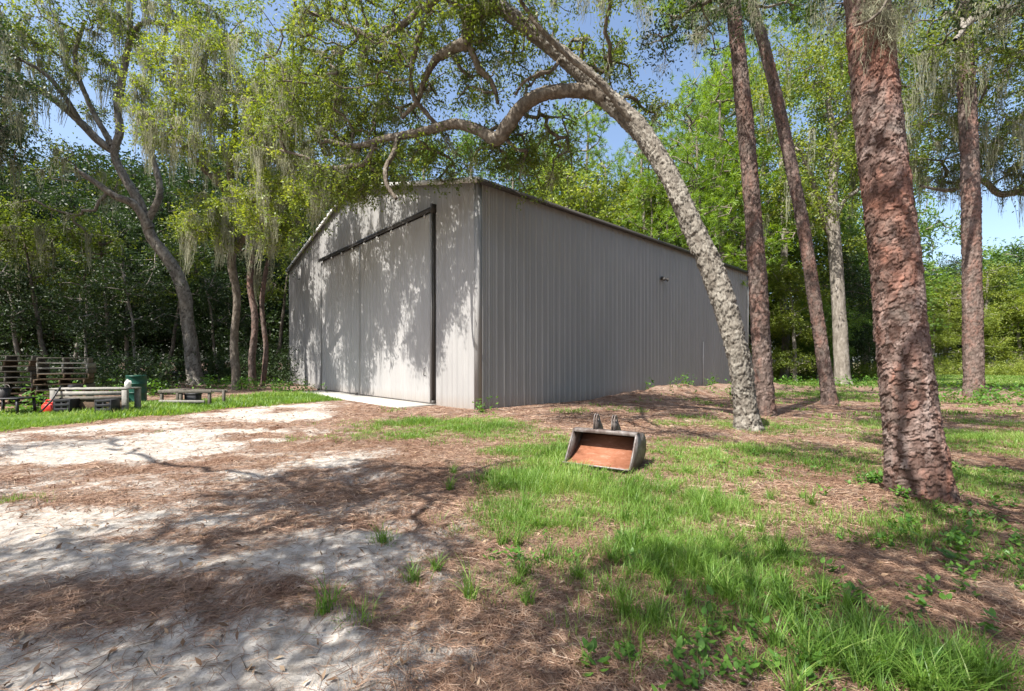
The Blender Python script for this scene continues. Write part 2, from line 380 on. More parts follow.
def height(x, y):
    x = np.asarray(x, float); y = np.asarray(y, float)
    h = .05*(fbm(x, y, 2.5, 40, 3)-.5)
    s = sstep(22, 60, np.hypot(x, y)); h = h*(1-s)+s*.25*(fbm(x, y, 18, 41, 3)-.5)
    lx, ly = barn_xy(x, y)
    # straw bank along the long wall
    m = sstep(.2, 1.0, -ly)*sstep(3.6, 1.6, -ly)*sstep(1.0, 5, lx)*sstep(BL+1.5, BL-2, lx)
    h = h+m*(.14+.38*fbm(x, y, 1.6, 50, 3)**1.5*2*.7)*sstep(2, 9, lx)
    d = np.hypot(x-bigpine[0], y-bigpine[1]); h = h+.14*np.exp(-(d/.75)**2)
    n = np.hypot(x, y-4); near = sstep(18, 7, n)
    h = h+near*(.045*(fbm(x, y, .35, 60, 4)-.5)+.05*(vn(x, y, .16, 63)-.5)*sstep(.4, .75, vn(x, y, 1.1, 64)))
    # tyre ruts curving up to the barn doors
    px_ = x+3.9-.045*(y-13)-.034*(y-13)**2*0+.33*(13.6-y)*sstep(14, 5, y); lane = sstep(-3, 0, y)*sstep(14.5, 12.5, y)
    for off in (-.9, .85, -2.2, 2.3):
        dd = px_-off+.12*np.sin(y*1.3+off); h = h+lane*(.7+.6*vn(x, y, 1.5, 65))*(-.035*np.exp(-(dd/.14)**2)+.022*np.exp(-((np.abs(dd)-.26)/.1)**2)-.008*np.exp(-(dd/.14)**2)*np.sin(y*32))
    # left wood floor rises slightly
    e = xb(y)-x; h = h+.25*sstep(2, 12, e)*sstep(0, 4, y)
    ap = (lx > -3) & (lx < 0) & (ly > 0) & (ly < 15)
    h = h*np.where(np.hypot(np.maximum(-ly, 0), 0) >= 0, 1, 1)
    k = sstep(1.2, 0, np.abs(ly-7.5)-6.2)*sstep(2.6, 1.6, -lx)*sstep(.5, 0, lx); h = h*(1-k)-.02*k
    return h
def hz(x, y): return float(height(np.array([x]), np.array([y]))[0])
def ground():
    n = 900; u = np.linspace(-1, 1, n); X = 3*np.sinh(6.3*u); Yy = 4.5+3*np.sinh(6.3*u)
    x, y = np.meshgrid(X, Yy); z = height(x, y)
    lx, ly = barn_xy(x, y); inside = (lx > .3) & (ly > .3) & (lx < BL-.3) & (ly < BW-.3); z = np.where(inside, -.1, z)
    v = np.stack([x, y, z], -1).reshape(-1, 3)
    i = np.arange(n-1)[:, None]*n; j = np.arange(n-1)[None, :]
    q = np.stack([i+j, i+j+1, i+n+j+1, i+n+j], -1).reshape(-1, 4)
    mb = MB(); mb.add(v, q, vattr=np.stack([sandmask(x, y).ravel(), grassmask(x, y).ravel()], -1))
    o = mb.build('ground', M['ground'], smooth=True); tag(o, kind='structure')
ground()

# ------------------------------------------------------------------ barn
def barn():
    rz = math.atan2(EV[1], EV[0])
    b = empty('metal_barn', (BC[0], BC[1], 0), 'tall windowless grey steel barn with sliding doors under a gable roof', 'barn', rz=rz)
    sl = (RIDGE-EAVE)/(BW/2)
    gable = lambda y: EAVE+sl*(BW/2-np.abs(np.asarray(y)-BW/2))
    def prof(L, pitch=.305, h=.032, s0=0.0):
        s = []; o = []
        k = 0
        while k*pitch < L:
            c = k*pitch+pitch*.5
            hh_ = h*(1.35 if k % 3 == 0 else 1)
            for ds, dh in ((-.035, 0), (-.014, hh_), (.014, hh_), (.035, 0), (.095, 0), (.101, .006), (.113, .006), (.119, 0), (.185, 0), (.191, .006), (.203, .006), (.209, 0)):
                if c+ds < L: s.append(c+ds); o.append(dh)
            k += 1
        s = np.array([0]+s+[L]); o = np.array([0]+o+[0])
        return s, o
    def panel(axis, pos, s0, s1, z0, ztop, outward, name, mat, parent, hh=.036):
        s, o = prof(s1-s0, h=hh); s = s+s0
        z1 = ztop(s) if callable(ztop) else np.full(len(s), ztop)
        n = len(s); off = pos+outward*o
        if axis == 'y': lo = np.stack([off, s, np.full(n, z0)], -1); hi = np.stack([off, s, z1], -1)
        else: lo = np.stack([s, off, np.full(n, z0)], -1); hi = np.stack([s, off, z1], -1)
        mb = MB(); i = np.arange(n-1)
        # a mid row keeps the sheet from being one long sliver
        mid = lo*.5+hi*.5
        q = np.concatenate([np.stack([i, i+1, n+i+1, n+i], -1), np.stack([n+i, n+i+1, 2*n+i+1, 2*n+i], -1)])
        mb.add(np.concatenate([lo, mid, hi]), q)
        return mb.build(name, mat, parent)
    panel('y', 0, 0.02, BW-.02, -.05, gable, -1, 'front_wall', M['siding'], b)
    panel('y', BL, 0.02, BW-.02, -.05, gable, 1, 'back_wall', M['siding'], b)
    panel('x', 0, 0.02, BL-.02, -.05, EAVE, -1, 'side_wall', M['siding'], b)
    panel('x', BW, 0.02, BL-.02, -.05, EAVE, 1, 'side_wall', M['siding'], b)
    # roof slopes
    for sgn in (0, 1):
        mb = MB(); s, o = prof(BL+.3); s = s-.15; n = len(s)
        ye, yr = (-.14, BW/2) if sgn == 0 else (BW+.14, BW/2)
        ze = EAVE-.14*sl+.03; zr = RIDGE+.03
        lo = np.stack([s, np.full(n, ye), ze+o], -1); hi = np.stack([s, np.full(n, yr), zr+o], -1)
        i = np.arange(n-1); mb.add(np.concatenate([lo, hi]), np.stack([i, i+1, n+i+1, n+i], -1)); mb.build('roof', M['roof'], b)
    # rake trims, eave trims, corner trims
    for xx, s0 in ((-.17, 1), (BL+.17, 1)):
        for ya, yb in ((-.16, BW/2), (BW/2, BW+.16)):
            mb = MB(); za = gable(max(ya, 0)) if ya > 0 else EAVE-.16*sl; zb = RIDGE if yb <= BW/2 else EAVE-.16*sl
            if ya >= BW/2: za = RIDGE
            mb.bar((xx, ya, float(za)-.03), (xx, yb, float(zb)-.03), .06, .17); mb.build('rake_trim', M['trim_light'], b)
    for yy in (-.165, BW+.165):
        mb = MB(); mb.box(-.14, BL+.14, yy-.05, yy+.045, EAVE-.16*sl-.10, EAVE-.16*sl+.045); mb.build('eave_trim', M['trim_dark'], b)
    for (cx, cy) in ((0, 0), (BL, 0), (0, BW), (BL, BW)):
        mb = MB(); sx = -1 if cx == 0 else 1; sy = -1 if cy == 0 else 1
        mb.box(*sorted((cx+sx*.045, cx-sx*.13)), *sorted((cy+sy*.045, cy+sy*.036)), -.04, EAVE-.12)
        mb.box(*sorted((cx+sx*.045, cx+sx*.036)), *sorted((cy+sy*.034, cy-sy*.13)), -.04, EAVE-.12)
        mb.build('corner_trim', M['siding'], b)
    mb = MB(); mb.box(.02, BL-.02, .06, .16, -.12, .02); mb.box(.06, .16, .17, BW-.02, -.12, .02); mb.build('base_trim', M['trim_dark'], b)
    # sliding doors
    D0, D1, D2, ZT = 2.45, 8.35, 13.25, 6.72
    for y0, y1, xo in ((D0, D1, -.15), (D1-.12, D2, -.085)):
        d = panel('y', xo, y0, y1, .07, ZT, -1, 'sliding_door', M['siding_door'], b, .026)
        fr = MB(); fr.box(xo+.004, xo+.05, y0, y0+.06, .06, ZT); fr.box(xo+.004, xo+.05, y1-.06, y1, .06, ZT); fr.box(xo+.006, xo+.048, y0+.06, y1-.06, .065, .13)
        fr.box(xo-.034, xo-.028, y0-.004, y0+.05, .06, ZT); fr.box(xo-.034, xo-.028, y1-.05, y1+.004, .06, ZT)
        fr.build('door_edge', M['siding_door'], d)
        sk = MB(); sk.box(xo-.04, xo+.03, y0+.052, y1-.052, .02, .068); sk.build('bottom_seal', M['trim_dark'], d)
    mb = MB(); mb.box(-.21, -.035, D0-.08, D2+.1, 6.82, 6.93); mb.box(-.21, -.195, D0-.08, D2+.1, 6.76, 6.82); mb.build('door_track', M['trim_dark'], b)
    mb = MB(); mb.box(-.24, -.02, D0-.15, D0-.08, 6.72, 7.02); mb.build('track_bracket', M['trim_dark'], b)
    mb = MB(); mb.box(-.10, -.036, D0-.07, D0-.012, .0, 6.81); mb.box(-.18, -.03, D0-.12, D0+.0, -.02, .15); mb.build('door_post', M['trim_dark'], b)
    for yy in (D2-.02, D1+.15):
        mb = MB(); mb.box(-.30, -.20, yy-.05, yy+.05, -.01, .13); mb.build('floor_guide', M['trim_dark'], b)
    # floodlight on the long wall: a fitting of the barn
    px = 11.08; z = 5.5
    mb = MB(); mb.box(px-.07, px+.07, -.10, -.033, z-.07, z+.07); lb = mb.build('wall_lamp', M['lamp_body'], b)
    for s in (-1, 1):
        mb = MB(); c = np.array([px+s*.10, -.18, z-.02]); d = norm(np.array([s*.5, -.7, -.5]))
        mb.tube([c-d*.05, c, c+d*.06, c+d*.16, c+d*.17], [.03, .045, .055, .085, .085], 12); mb.tube([np.array([px+s*.03, -.09, z]), c], .018, 8)
        h = mb.build('lamp_head', M['lamp_body'], lb)
        mb = MB(); mb.tube([c+d*.171, c+d*.176], .075, 12); mb.build('lens', M['lens'], lb)
    for yy in np.linspace(D0+.4, D2-.4, 9):
        mb = MB(); mb.box(-.205, -.155, yy-.04, yy+.04, 6.64, 6.73); mb.tube([(-.19, yy, 6.745), (-.17, yy, 6.745)], .035, 10); mb.build('track_hanger', M['trim_light'], b)
    mb = MB(); mb.tube([(-.15-.02, D0+.35, 1.0), (-.15-.09, D0+.35, 1.03), (-.15-.09, D0+.35, 1.27), (-.15-.02, D0+.35, 1.3)], .014, 8); mb.build('door_handle', M['trim_dark'], b)
    # a pale cable conduit at the far end
    mb = MB(); mb.tube([(15.4, -.07, 0.0), (15.4, -.07, 2.6)], .022, 8); mb.build('wall_pipe', M['trim_light'], b)
    return b
barn()
def apron():
    o = empty('concrete_apron', (BC[0], BC[1], 0), 'pale concrete slab in front of the sliding barn doors', 'slab', rz=math.atan2(EV[1], EV[0]))
    mb = MB(); mb.bbox(-1.5, .0, 2.3, 7.6, -.1, .03, .012); mb.bbox(-1.5, 0, 7.62, 12.9, -.1, .026, .012)
    mb.build('slab', M['concrete'], o)
apron()

# ------------------------------------------------------------------ trees
def smooth_path(pts, step=.12):
    pts = np.asarray(pts, float); rads = pts[:, 3] if pts.shape[1] > 3 else None
    p = np.concatenate([[2*pts[0]-pts[1]], pts, [2*pts[-1]-pts[-2]]]); out = []
    for k in range(1, len(p)-2):
        a, b, c, d = p[k-1], p[k], p[k+1], p[k+2]; n = max(2, int(np.linalg.norm((c-b)[:3])/step))
        t = (np.arange(n)/n)[:, None]
        out.append(.5*((2*b)+(-a+c)*t+(2*a-5*b+4*c-d)*t**2+(-a+3*b-3*c+d)*t**3))
    out.append(p[-2][None]); return np.concatenate(out)
def cells(u, v, wrap, su, sv, seed):
    """jittered cell pattern on an unrolled trunk: u wraps at `wrap` cells"""
    U = u/su; V = v/sv; ui = np.floor(U).astype(int); vi = np.floor(V).astype(int)
    f1 = np.full(U.shape, 9.); f2 = np.full(U.shape, 9.); pid = np.zeros(U.shape); DV = np.zeros(U.shape)
    for a in (-1, 0, 1):
        for b in (-1, 0, 1):
            cu = ui+a; cv = vi+b; h = (np.mod(cu, wrap)*7919+cv*104729+seed*31)
            r1 = _perm[(h*13) & 255, (h >> 3) & 255]; r2 = _perm[(h*29+7) & 255, (h >> 4) & 255]; r3 = _perm[(h*3+91) & 255, (h >> 2) & 255]
            d = np.hypot(cu+.15+.7*r1-U, cv+.15+.7*r2-V)
            m = d < f1; f2 = np.where(m, f1, np.minimum(f2, d)); pid = np.where(m, r3, pid); DV = np.where(m, V-(cv+.15+.7*r2), DV); f1 = np.where(m, d, f1)
    return f2-f1, pid, DV
def bark_tube(mb, path, n=48, step=.04, cell=(.07, .15), depth=.012, seed=1, lump=.05, flare=0, flow=0):
    """path rows: x,y,z,r ; a trunk with raised bark plates; writes va0 = distance to crack, va1 = plate id"""
    p = smooth_path(path, step); pts = p[:, :3]; r = p[:, 3]
    A, B = frames(pts); th = np.arange(n)/n*2*np.pi
    L = np.concatenate([[0], np.cumsum(np.linalg.norm(np.diff(pts, axis=0), axis=1))])
    r0 = r.mean(); wrap = max(4, int(round(2*np.pi*r0/cell[0]))); su = 2*np.pi*r0/wrap
    U = (th*r0)[None, :]+0*L[:, None]; V = L[:, None]+0*U
    wob = .05*np.sin(V*9+U*13+seed)+.04*np.sin(V*23-U*7)
    ct = np.cos(th)[None, :]*r0; st_ = np.sin(th)[None, :]*r0
    def n3(s, k): return fbm(ct+V*.37+k*3.1, V+st_*.9+k*1.7, s, seed+k, 4)-.5
    w1 = n3(cell[0]*1.6, 1); w2 = n3(cell[1]*1.1, 2); w3 = n3(cell[0]*.5, 3)
    Uw = U+cell[0]*(2.4*w1+.8*w3); Vw = V+cell[1]*(2.2*w2+.7*w3)
    e, pid, dv = cells(Uw % (su*wrap), Vw, wrap, su, cell[1], seed)
    e2, pid2, dv2 = cells((Uw+.3*su) % (su*wrap), Vw*1.0+.4*cell[1], wrap*2, su/2, cell[1]*.45, seed+5)
    fn = n3(cell[0]*.35, 5)
    hgt = sstep(0, .09, e)*(.2+.65*pid-.55*dv+.5*w3)+.6*sstep(0, .10, e2)*(.9*pid2-.6*dv2)+1.0*fn+1.2*w1
    lo = lump*(np.sin(th*2+seed)[None, :]*np.sin(L*1.3+seed)[:, None]+.6*np.sin(th*3+2*seed)[None, :]*np.sin(L*2.9)[:, None])
    R = r[:, None]*(1+lo)+depth*(hgt-.5)
    if flare:
        R = R*(1+flare*np.exp(-L/.28)[:, None]*(1+.35*np.sin(th*5+seed)[None, :]))
    v = pts[:, None, :]+R[..., None]*(np.cos(th)[None, :, None]*A[:, None, :]+np.sin(th)[None, :, None]*B[:, None, :])
    m = len(pts); i = np.arange(m-1)[:, None]*n; j = np.arange(n)[None, :]; j2 = (j+1) % n
    q = np.stack([i+j, i+j2, i+n+j2, i+n+j], -1).reshape(-1, 4)
    mb.add(v.reshape(-1, 3), q, vattr=np.stack([np.minimum(e, .6+0*e2).ravel(), pid.ravel()], -1))
    return pts, r

def grow(nodes0, targets, seed, wig=.16, seg=.35, rtip=.011, sag=.0, pw=.46, rmax=.09):
    """connect each target to the nearest wood already there; returns list of (pts, radii)"""
    rg = np.random.default_rng(seed)
    P0 = np.asarray(nodes0, float); N = len(targets); cap = len(P0)+N*40
    pos = np.zeros((cap, 3)); pos[:len(P0)] = P0; par = np.full(cap, -1); cnt = len(P0)
    T = np.asarray(targets, float)
    d0 = np.array([np.min(np.linalg.norm(P0-t, axis=1)) for t in T]); order = np.argsort(d0)
    chains = []
    for k in order:
        t = T[k]; dd = pos[:cnt]-t; d = np.sqrt((dd**2).sum(1)); d = d+.25*np.maximum(0, dd[:, 2])  # prefer wood from below
        j = int(np.argmin(d)); a = pos[j]; L = np.linalg.norm(t-a); n = max(2, int(math.ceil(L/seg))); n = min(n, 38)
        s = np.linspace(0, 1, n+1)[1:, None]
        ctrl = (a+t)/2+rg.normal(0, wig*L, 3)*np.array([1, 1, .8])+np.array([0, 0, -sag*L])
        c = (1-s)**2*a+2*s*(1-s)*ctrl+s**2*t
        c[:-1] += rg.normal(0, min(.07, .05*L+.01), (n-1, 3))
        ids = np.arange(cnt, cnt+n); pos[cnt:cnt+n] = c; par[cnt] = j; par[cnt+1:cnt+n] = ids[:-1]; cnt += n
        chains.append((j, ids))
    num = np.zeros(cnt)
    for (j, ids) in chains: num[ids[-1]] += 1
    for k in range(cnt-1, len(P0)-1, -1):
        if par[k] >= 0: num[par[k]] += num[k]
    out = []
    for (j, ids) in chains:
        r = np.minimum(rmax, rtip*np.maximum(num[ids], 1)**pw); rj = r[0] if j < len(P0) else min(rmax, rtip*max(num[j], 1)**pw)
        out.append((np.concatenate([pos[j][None], pos[ids]]), np.concatenate([[min(rj, r[0]*1.4)], r*np.linspace(1, .9, len(r))])))
    return out
def leaves(centers, per, spread, size, seed, flat=.75, asp=.42, twigs=7, hang=.25, mb=None, up=.35, cidx=None):
    """sprays of small pointed leaves round each centre"""
    rg = np.random.default_rng(seed); C = np.asarray(centers, float); K = len(C)
    if K == 0: return
    td = norm(rg.normal(0, 1, (K, twigs, 3))*np.array([1, 1, flat])+np.array([0, 0, -hang]))
    tl = spread*(.45+.75*rg.random((K, twigs, 1))); tb = C[:, None]+rg.normal(0, spread*.18, (K, twigs, 3))
    N = K*per; ki = np.repeat(np.arange(K), per); ti = rg.integers(0, twigs, N); u = rg.random((N, 1))**.7
    d = td[ki, ti]; base = tb[ki, ti]+d*tl[ki, ti]*u*1.25+rg.normal(0, size*.55, (N, 3)); base[:, 2] -= (u[:, 0]**2)*spread*.15
    a = norm(d*.7+rg.normal(0, .65, (N, 3))); nrm = norm(rg.normal(0, .6, (N, 3))+np.array([0, 0, up]))
    sd = norm(np.cross(a, nrm)); nn = np.cross(sd, a)
    sz = (size*(.6+.8*rg.random((N, 1)))); h = sz*asp
    v = np.stack([base, base+a*sz*.5+sd*h*.5+nn*h*.12, base+a*sz, base+a*sz*.5-sd*h*.5+nn*h*.12], 1)
    cr = rg.random(K)[ki]; r = np.clip(.35*cr+.65*rg.random(N), 0, 1)
    mb.add(v.reshape(-1, 3), np.arange(N*4).reshape(N, 4), fattr=r)
def tufts(centers, dirs, per, length, wd, seed, mb):
    """pine needles: narrow blades fanning out round each shoot"""
    rg = np.random.default_rng(seed); C = np.asarray(centers, float); K = len(C); D = norm(np.asarray(dirs, float)+rg.normal(0, .25, (K, 3)))
    N = K*per; ki = np.repeat(np.arange(K), per); D = D[ki]
    a = norm(D*.75+norm(rg.normal(0, 1, (N, 3)))*.9); base = C[ki]+D*(rg.random((N, 1))-.6)*length*.9
    L = length*(.7+.5*rg.random((N, 1))); sd = norm(np.cross(a, rg.normal(0, 1, (N, 3))))*wd*.5
    tip = base+a*L; tip[:, 2] -= L[:, 0]*.12; v = np.stack([base-sd, base+sd, tip+sd*.4, tip-sd*.4], 1)
    r = np.clip(.45*rg.random(K)[ki]+.5*rg.random(N), 0, 1)
    mb.add(v.reshape(-1, 3), np.arange(N*4).reshape(N, 4), fattr=r)
def moss(anchors, seed, mb, lmin=.4, lmax=1.6, per=36, wd=.013, bunch=.07):
    """beards of spanish moss: many thin wavering strands below each anchor"""
    rg = np.random.default_rng(seed); C = np.asarray(anchors, float); K = len(C)
    if K == 0: return
    N = K*per; ki = np.repeat(np.arange(K), per); L = (lmin+(lmax-lmin)*rg.random(K)**1.8)[ki]*(.12+.88*rg.random(N)**1.3)
    b = C[ki]+rg.normal(0, 1, (N, 3))*np.array([bunch, bunch, .03]); S = 6; t = np.linspace(0, 1, S+1)
    sway = rg.normal(0, .05, (K, 3))[ki]; pull = (C[ki]-b)
    j = np.cumsum(rg.normal(0, .026, (N, S+1, 3)), 1); j[:, 0] = 0
    p = b[:, None]+(sway*np.array([1, 1, 0]))[:, None]*t[None, :, None]*2+pull[:, None]*(t**1.5)[None, :, None]*.7+j
    p[..., 2] -= L[:, None]*t[None]
    an = rg.random(N)*np.pi; sd = np.stack([np.cos(an), np.sin(an), 0*an], -1)*wd*.5
    wt = (1.1-.6*t)[None, :, None]; v = np.stack([p-sd[:, None]*wt, p+sd[:, None]*wt], 2)  # N,S+1,2,3
    base = np.arange(N)[:, None]*(S+1)*2+np.arange(S)[None]*2
    q = np.stack([base, base+1, base+3, base+2], -1).reshape(-1, 4)
    mb.add(v.reshape(-1, 3), q, fattr=np.repeat(.5*rg.random(K)[ki]+.5*rg.random(N), S))
def blob_pts(blobs, seed, floor=None):
    """blobs: (px,py,d, rx,ry,rz, n) -> points through their volumes"""
    rg = np.random.default_rng(seed); out = []
    for (px, py, d, rx, ry, rz_, n) in blobs:
        c = P(px, py, d); v = norm(rg.normal(0, 1, (n, 3)))*(rg.random((n, 1))**.42); out.append(c+v*np.array([rx, ry, rz_]))
    return np.concatenate(out)
def at_base(o, base):
    """children were built in world space: keep them there under an empty standing at the base"""
    for ch in o.children: ch.matrix_parent_inverse = Matrix.Translation(-Vector(base))
def world_parts(o):
    inv = Matrix.Translation(-Vector(o.location))
    for ch in o.children: ch.data.transform(inv)
def wpath(pts, rad):
    """pixel path (px,py,d) with radii list (interpolated)"""
    pts = np.array([P(*p) for p in pts]); s = np.linspace(0, 1, len(pts)); r = np.interp(s, np.linspace(0, 1, len(rad)), rad)
    return np.concatenate([pts, r[:, None]], 1)
def wood(mb, chains, thin=.004):
    for pts, r in chains:
        n = 8 if r[0] > .05 else (6 if r[0] > .02 else 4)
        mb.tube(pts, np.maximum(r, thin), n, cap=False, va=(.5, (len(pts)*.37+r[0]*40) % .6))

# --- the leaning live oak in the middle
def leaning_oak():
    bx, by = W(747, 432); base = (bx, by, hz(bx, by))
    o = empty('live_oak', base, 'grey barked live oak leaning left over the barn front beside the steel bucket', 'tree')
    tr = MB()
    T = wpath([(750, 440, 10), (748, 425, 10), (744, 395, 10), (738, 355, 9.95), (727, 312, 10.0), (712, 270, 10.1), (698, 238, 10.2), (684, 207, 10.3), (665, 168, 10.5), (642, 133, 10.7), (612, 103, 10.9), (585, 76, 11), (555, 50, 11.1), (527, 27, 11.1), (500, 6, 11.1), (470, -25, 11.1), (425, -60, 11.2), (370, -95, 11.2)],
              [.27, .245, .23, .225, .225, .22, .215, .21, .21, .20, .195, .185, .17, .155, .135, .11, .09])
    tp, _ = bark_tube(tr, T, 96, .025, (.05, .19), .032, 3, .08, .42, 1)
    limbs = [
        ([(606, 99, 10.92), (590, 92, 11), (562, 91, 11.1), (540, 95, 11.2), (522, 107, 11.4), (508, 125, 11.6), (496, 139, 11.8), (478, 130, 12), (455, 124, 12.2), (430, 130, 12.5), (405, 135, 12.8), (383, 139, 13.1), (355, 146, 13.6), (325, 140, 14)], [.17, .16, .155, .155, .16, .17, .165, .135, .125, .115, .10, .085, .065, .045]),
        ([(502, 8, 11.1), (484, 10, 11.2), (470, 21, 11.3), (466, 42, 11.4), (456, 47, 11.6), (437, 58, 12), (424, 80, 12.3), (418, 100, 12.5), (402, 118, 12.8)], [.15, .145, .14, .14, .10, .075, .06, .045]),
        ([(467, 40, 11.4), (474, 56, 11.4), (479, 69, 11.5), (490, 80, 11.6), (495, 90, 11.7), (498, 104, 11.8)], [.07, .065, .07, .055, .045, .03]),
        ([(399, 134, 12.8), (394, 152, 12.6), (386, 168, 12.4), (387, 184, 12.3), (396, 199, 12.2)], [.06, .06, .055, .05, .04]),
        ([(376, 141, 13.2), (366, 162, 13.4), (350, 166, 13.6), (336, 168, 13.8), (320, 165, 14), (303, 156, 14.3), (280, 150, 14.6)], [.07, .065, .06, .055, .045, .035, .025]),
        ([(480, -15, 11.1), (450, -8, 11.2), (420, 10, 11.6), (400, 27, 11.9), (380, 38, 12.2), (356, 30, 12.6), (326, 17, 13), (296, 10, 13.6)], [.10, .09, .08, .075, .07, .06, .045, .03]),
        ([(430, 8, 11.6), (421, 30, 11.8), (414, 55, 12), (411, 75, 12.1), (414, 97, 12.3), (427, 114, 12.45), (436, 124, 12.5)], [.045, .055, .055, .05, .05, .05, .05]),
        ([(548, 44, 11.1), (560, 55, 11), (552, 70, 10.9), (538, 74, 10.9), (524, 82, 11), (515, 95, 11.2)], [.05, .04, .035, .03, .025, .02]),
        ([(640, 131, 10.7), (620, 108, 10.6), (600, 83, 10.5), (570, 58, 10.5), (540, 28, 10.5), (520, 0, 10.5)], [.07, .06, .05, .045, .04, .03]),
        ([(400, -78, 11.2), (330, -120, 10.5), (230, -200, 9), (120, -300, 8)], [.08, .06, .045, .03]),
        ([(470, -25, 11.1), (430, -120, 9.5), (370, -260, 6.8), (300, -500, 5)], [.08, .06, .04, .025]),
        ([(500, 6, 11.1), (520, -40, 11.5), (560, -90, 12), (600, -130, 12.5)], [.08, .07, .06, .04]),
    ]
    nodes = [tp[len(tp)//2:]]
    nq0 = tr.nq()
    for pts, rad in limbs:
        p, _ = bark_tube(tr, wpath(pts, rad), 36, .035, (.045, .15), .022, len(pts), .06, 0, 1); nodes.append(p)
    nodes = np.concatenate(nodes)[::3]
    blobs = [(420, 50, 12.8, 3.3, 2.6, 1.8, 190), (345, 95, 14, 2.7, 2.3, 1.9, 150), (320, 20, 13.5, 3, 2.4, 1.6, 120), (430, -30, 12, 3.4, 2.6, 1.4, 100), (505, 55, 12, 1.5, 1.4, 1.3, 60),
             (540, 150, 13, 1.3, 1.2, 1.2, 60), (600, 68, 12, 1.2, 1.0, .8, 44), (430, 158, 13.4, 1.7, 1.2, .6, 50), (345, 180, 14, 1.2, .9, .6, 50), (500, 150, 12.6, 1.1, .8, .6, 36), (570, -30, 12, 1.7, 1.5, .7, 45), (650, 105, 11.6, .5, .5, .35, 12), (375, 130, 15.5, 2.2, 1.2, 1.5, 70), (372, 178, 14, 1.3, .8, .55, 40), (340, 190, 14.6, 1.0, .8, .5, 16)]
    tg = blob_pts(blobs, 4)
    ov = []   # the part of the crown above and behind the camera, where the shade on the sand comes from
    for (gx, gy, z, rr, n) in ((-2.4, 5.5, 8, 1.4, 60), (-1.0, 5.9, 8, .9, 24), (-1.8, 3.1, 7.5, 1.6, 76), (-3.4, 2.7, 8, 1.4, 60), (.3, 2.6, 8, 1.0, 30), (2.6, 2.6, 8.5, 1.2, 30), (4.2, 3.6, 8, 1.0, 24), (5.2, 7.6, 9, 1.3, 26), (7.2, 6.2, 9, 1.2, 24), (-7, 4.2, 8, 1.3, 26), (-8.5, 8.2, 9, 1.1, 16), (2.2, 12.4, 10, 1.8, 50), (5, 13, 10, 1.6, 44), (4.2, 15, 10, 1.6, 40), (8, 14, 10, 1.4, 26), (6.3, 5.2, 9, 1.3, 40), (5.2, 3.4, 8.5, 1.1, 34), (7.5, 8.5, 9, 1.2, 26), (9.5, 10.5, 10, 1.4, 26), (3.6, 9.3, 9, .8, 16)):
        k = 1/math.tan(math.radians(SUN_EL)); c = np.array([gx+SUN_H[0]*z*k, gy+SUN_H[1]*z*k, z])
        v = norm(RNG.normal(0, 1, (n, 3)))*(RNG.random((n, 1))**.5)*np.array([rr, rr, .6]); ov.append(c+v)
    tg2 = np.concatenate([tg]+ov)
    ch = grow(nodes, tg2, 8, .2, .3, .013, .05, rmax=.05)
    wood(tr, ch); tr.build('trunk', M['oak_bark'], o, True, M['branch'], nq0)  # limbs take darker branch bark, painting in the shade of their undersides
    cr = MB(); leaves(tg, 76, .40, .092, 21, mb=cr, twigs=8, hang=.3); leaves(np.concatenate(ov), 105, .55, .09, 22, mb=cr, twigs=9, hang=.2); cr.build('crown', M['oak_leaf'], o)
    ms = MB(); rg = np.random.default_rng(5)
    pool = np.concatenate([c[0][1:] for c in ch]); pool = pool[(pool[:, 1] > 9)]
    a = pool[rg.choice(len(pool), 260, False)]; moss(a, 6, ms, .15, .8, 30, .012, .06)
    a = np.array([P(x, y, d) for x, y, d in [(303, 160, 14.3), (318, 168, 14), (330, 170, 13.8), (345, 168, 13.6), (285, 160, 14.5), (310, 150, 14.5), (348, 178, 14.6), (362, 182, 14.2), (325, 195, 15), (600, -5, 11), (470, 5, 11.3), (455, 0, 11.5), (480, 0, 11.3), (585, -6, 11), (640, -2, 11)]]); moss(a, 7, ms, .5, 1.7, 60, .012, .10)
    ms.build('hanging_moss', M['moss'], o)
    world_parts(o)
leaning_oak()

# --- pines with plated bark
def pine(name, label, pxpath, rads, blobs, seed, mat='pine_bark', n=64, step=.04, cell=(.09, .16), depth=.02, flare=.25, per=26, nl=.22, nw=.018, mossn=0, extra=None, crownseed=0):
    T = wpath(pxpath, rads); b = T[0, :2]; T[0, 2] = hz(*b)-.08
    o = empty(name, (b[0], b[1], hz(*b)), label, 'tree', 'tall pines round the barn'); tr = MB()
    tp, _ = bark_tube(tr, T, n, step, cell, depth, seed, .03, flare)
    nodes = tp[int(len(tp)*.55):][::6]
    if blobs:
        tg = blob_pts(blobs, seed+crownseed) if not callable(blobs) else blobs()
        ch = grow(nodes, tg, seed, .10, .4, .011, .0, .42, .06); wood(tr, ch)
        dirs = np.array([c[0][-1]-c[0][-2] for c in ch]); ends = np.array([c[0][-1] for c in ch])
        # a few shoots along each branch end
        rg = np.random.default_rng(seed); C = []; D = []
        for k in range(5):
            C.append(ends+rg.normal(0, .28, ends.shape)); D.append(norm(dirs)+rg.normal(0, .5, dirs.shape)+np.array([0, 0, .35]))
        cr = MB(); tufts(np.concatenate(C), np.concatenate(D), per, nl, nw, seed, cr); cr.build('crown', M['needle'], o)
        if mossn:
            pool = np.concatenate([c[0][1:] for c in ch]); ms = MB(); moss(pool[rg.choice(len(pool), min(mossn, len(pool)), False)], seed, ms, .4, 2.0, 40, .014, .09); ms.build('hanging_moss', M['moss'], o)
    tr.build('trunk', M[mat], o, True)
    if extra: extra(o)
    world_parts(o); return o

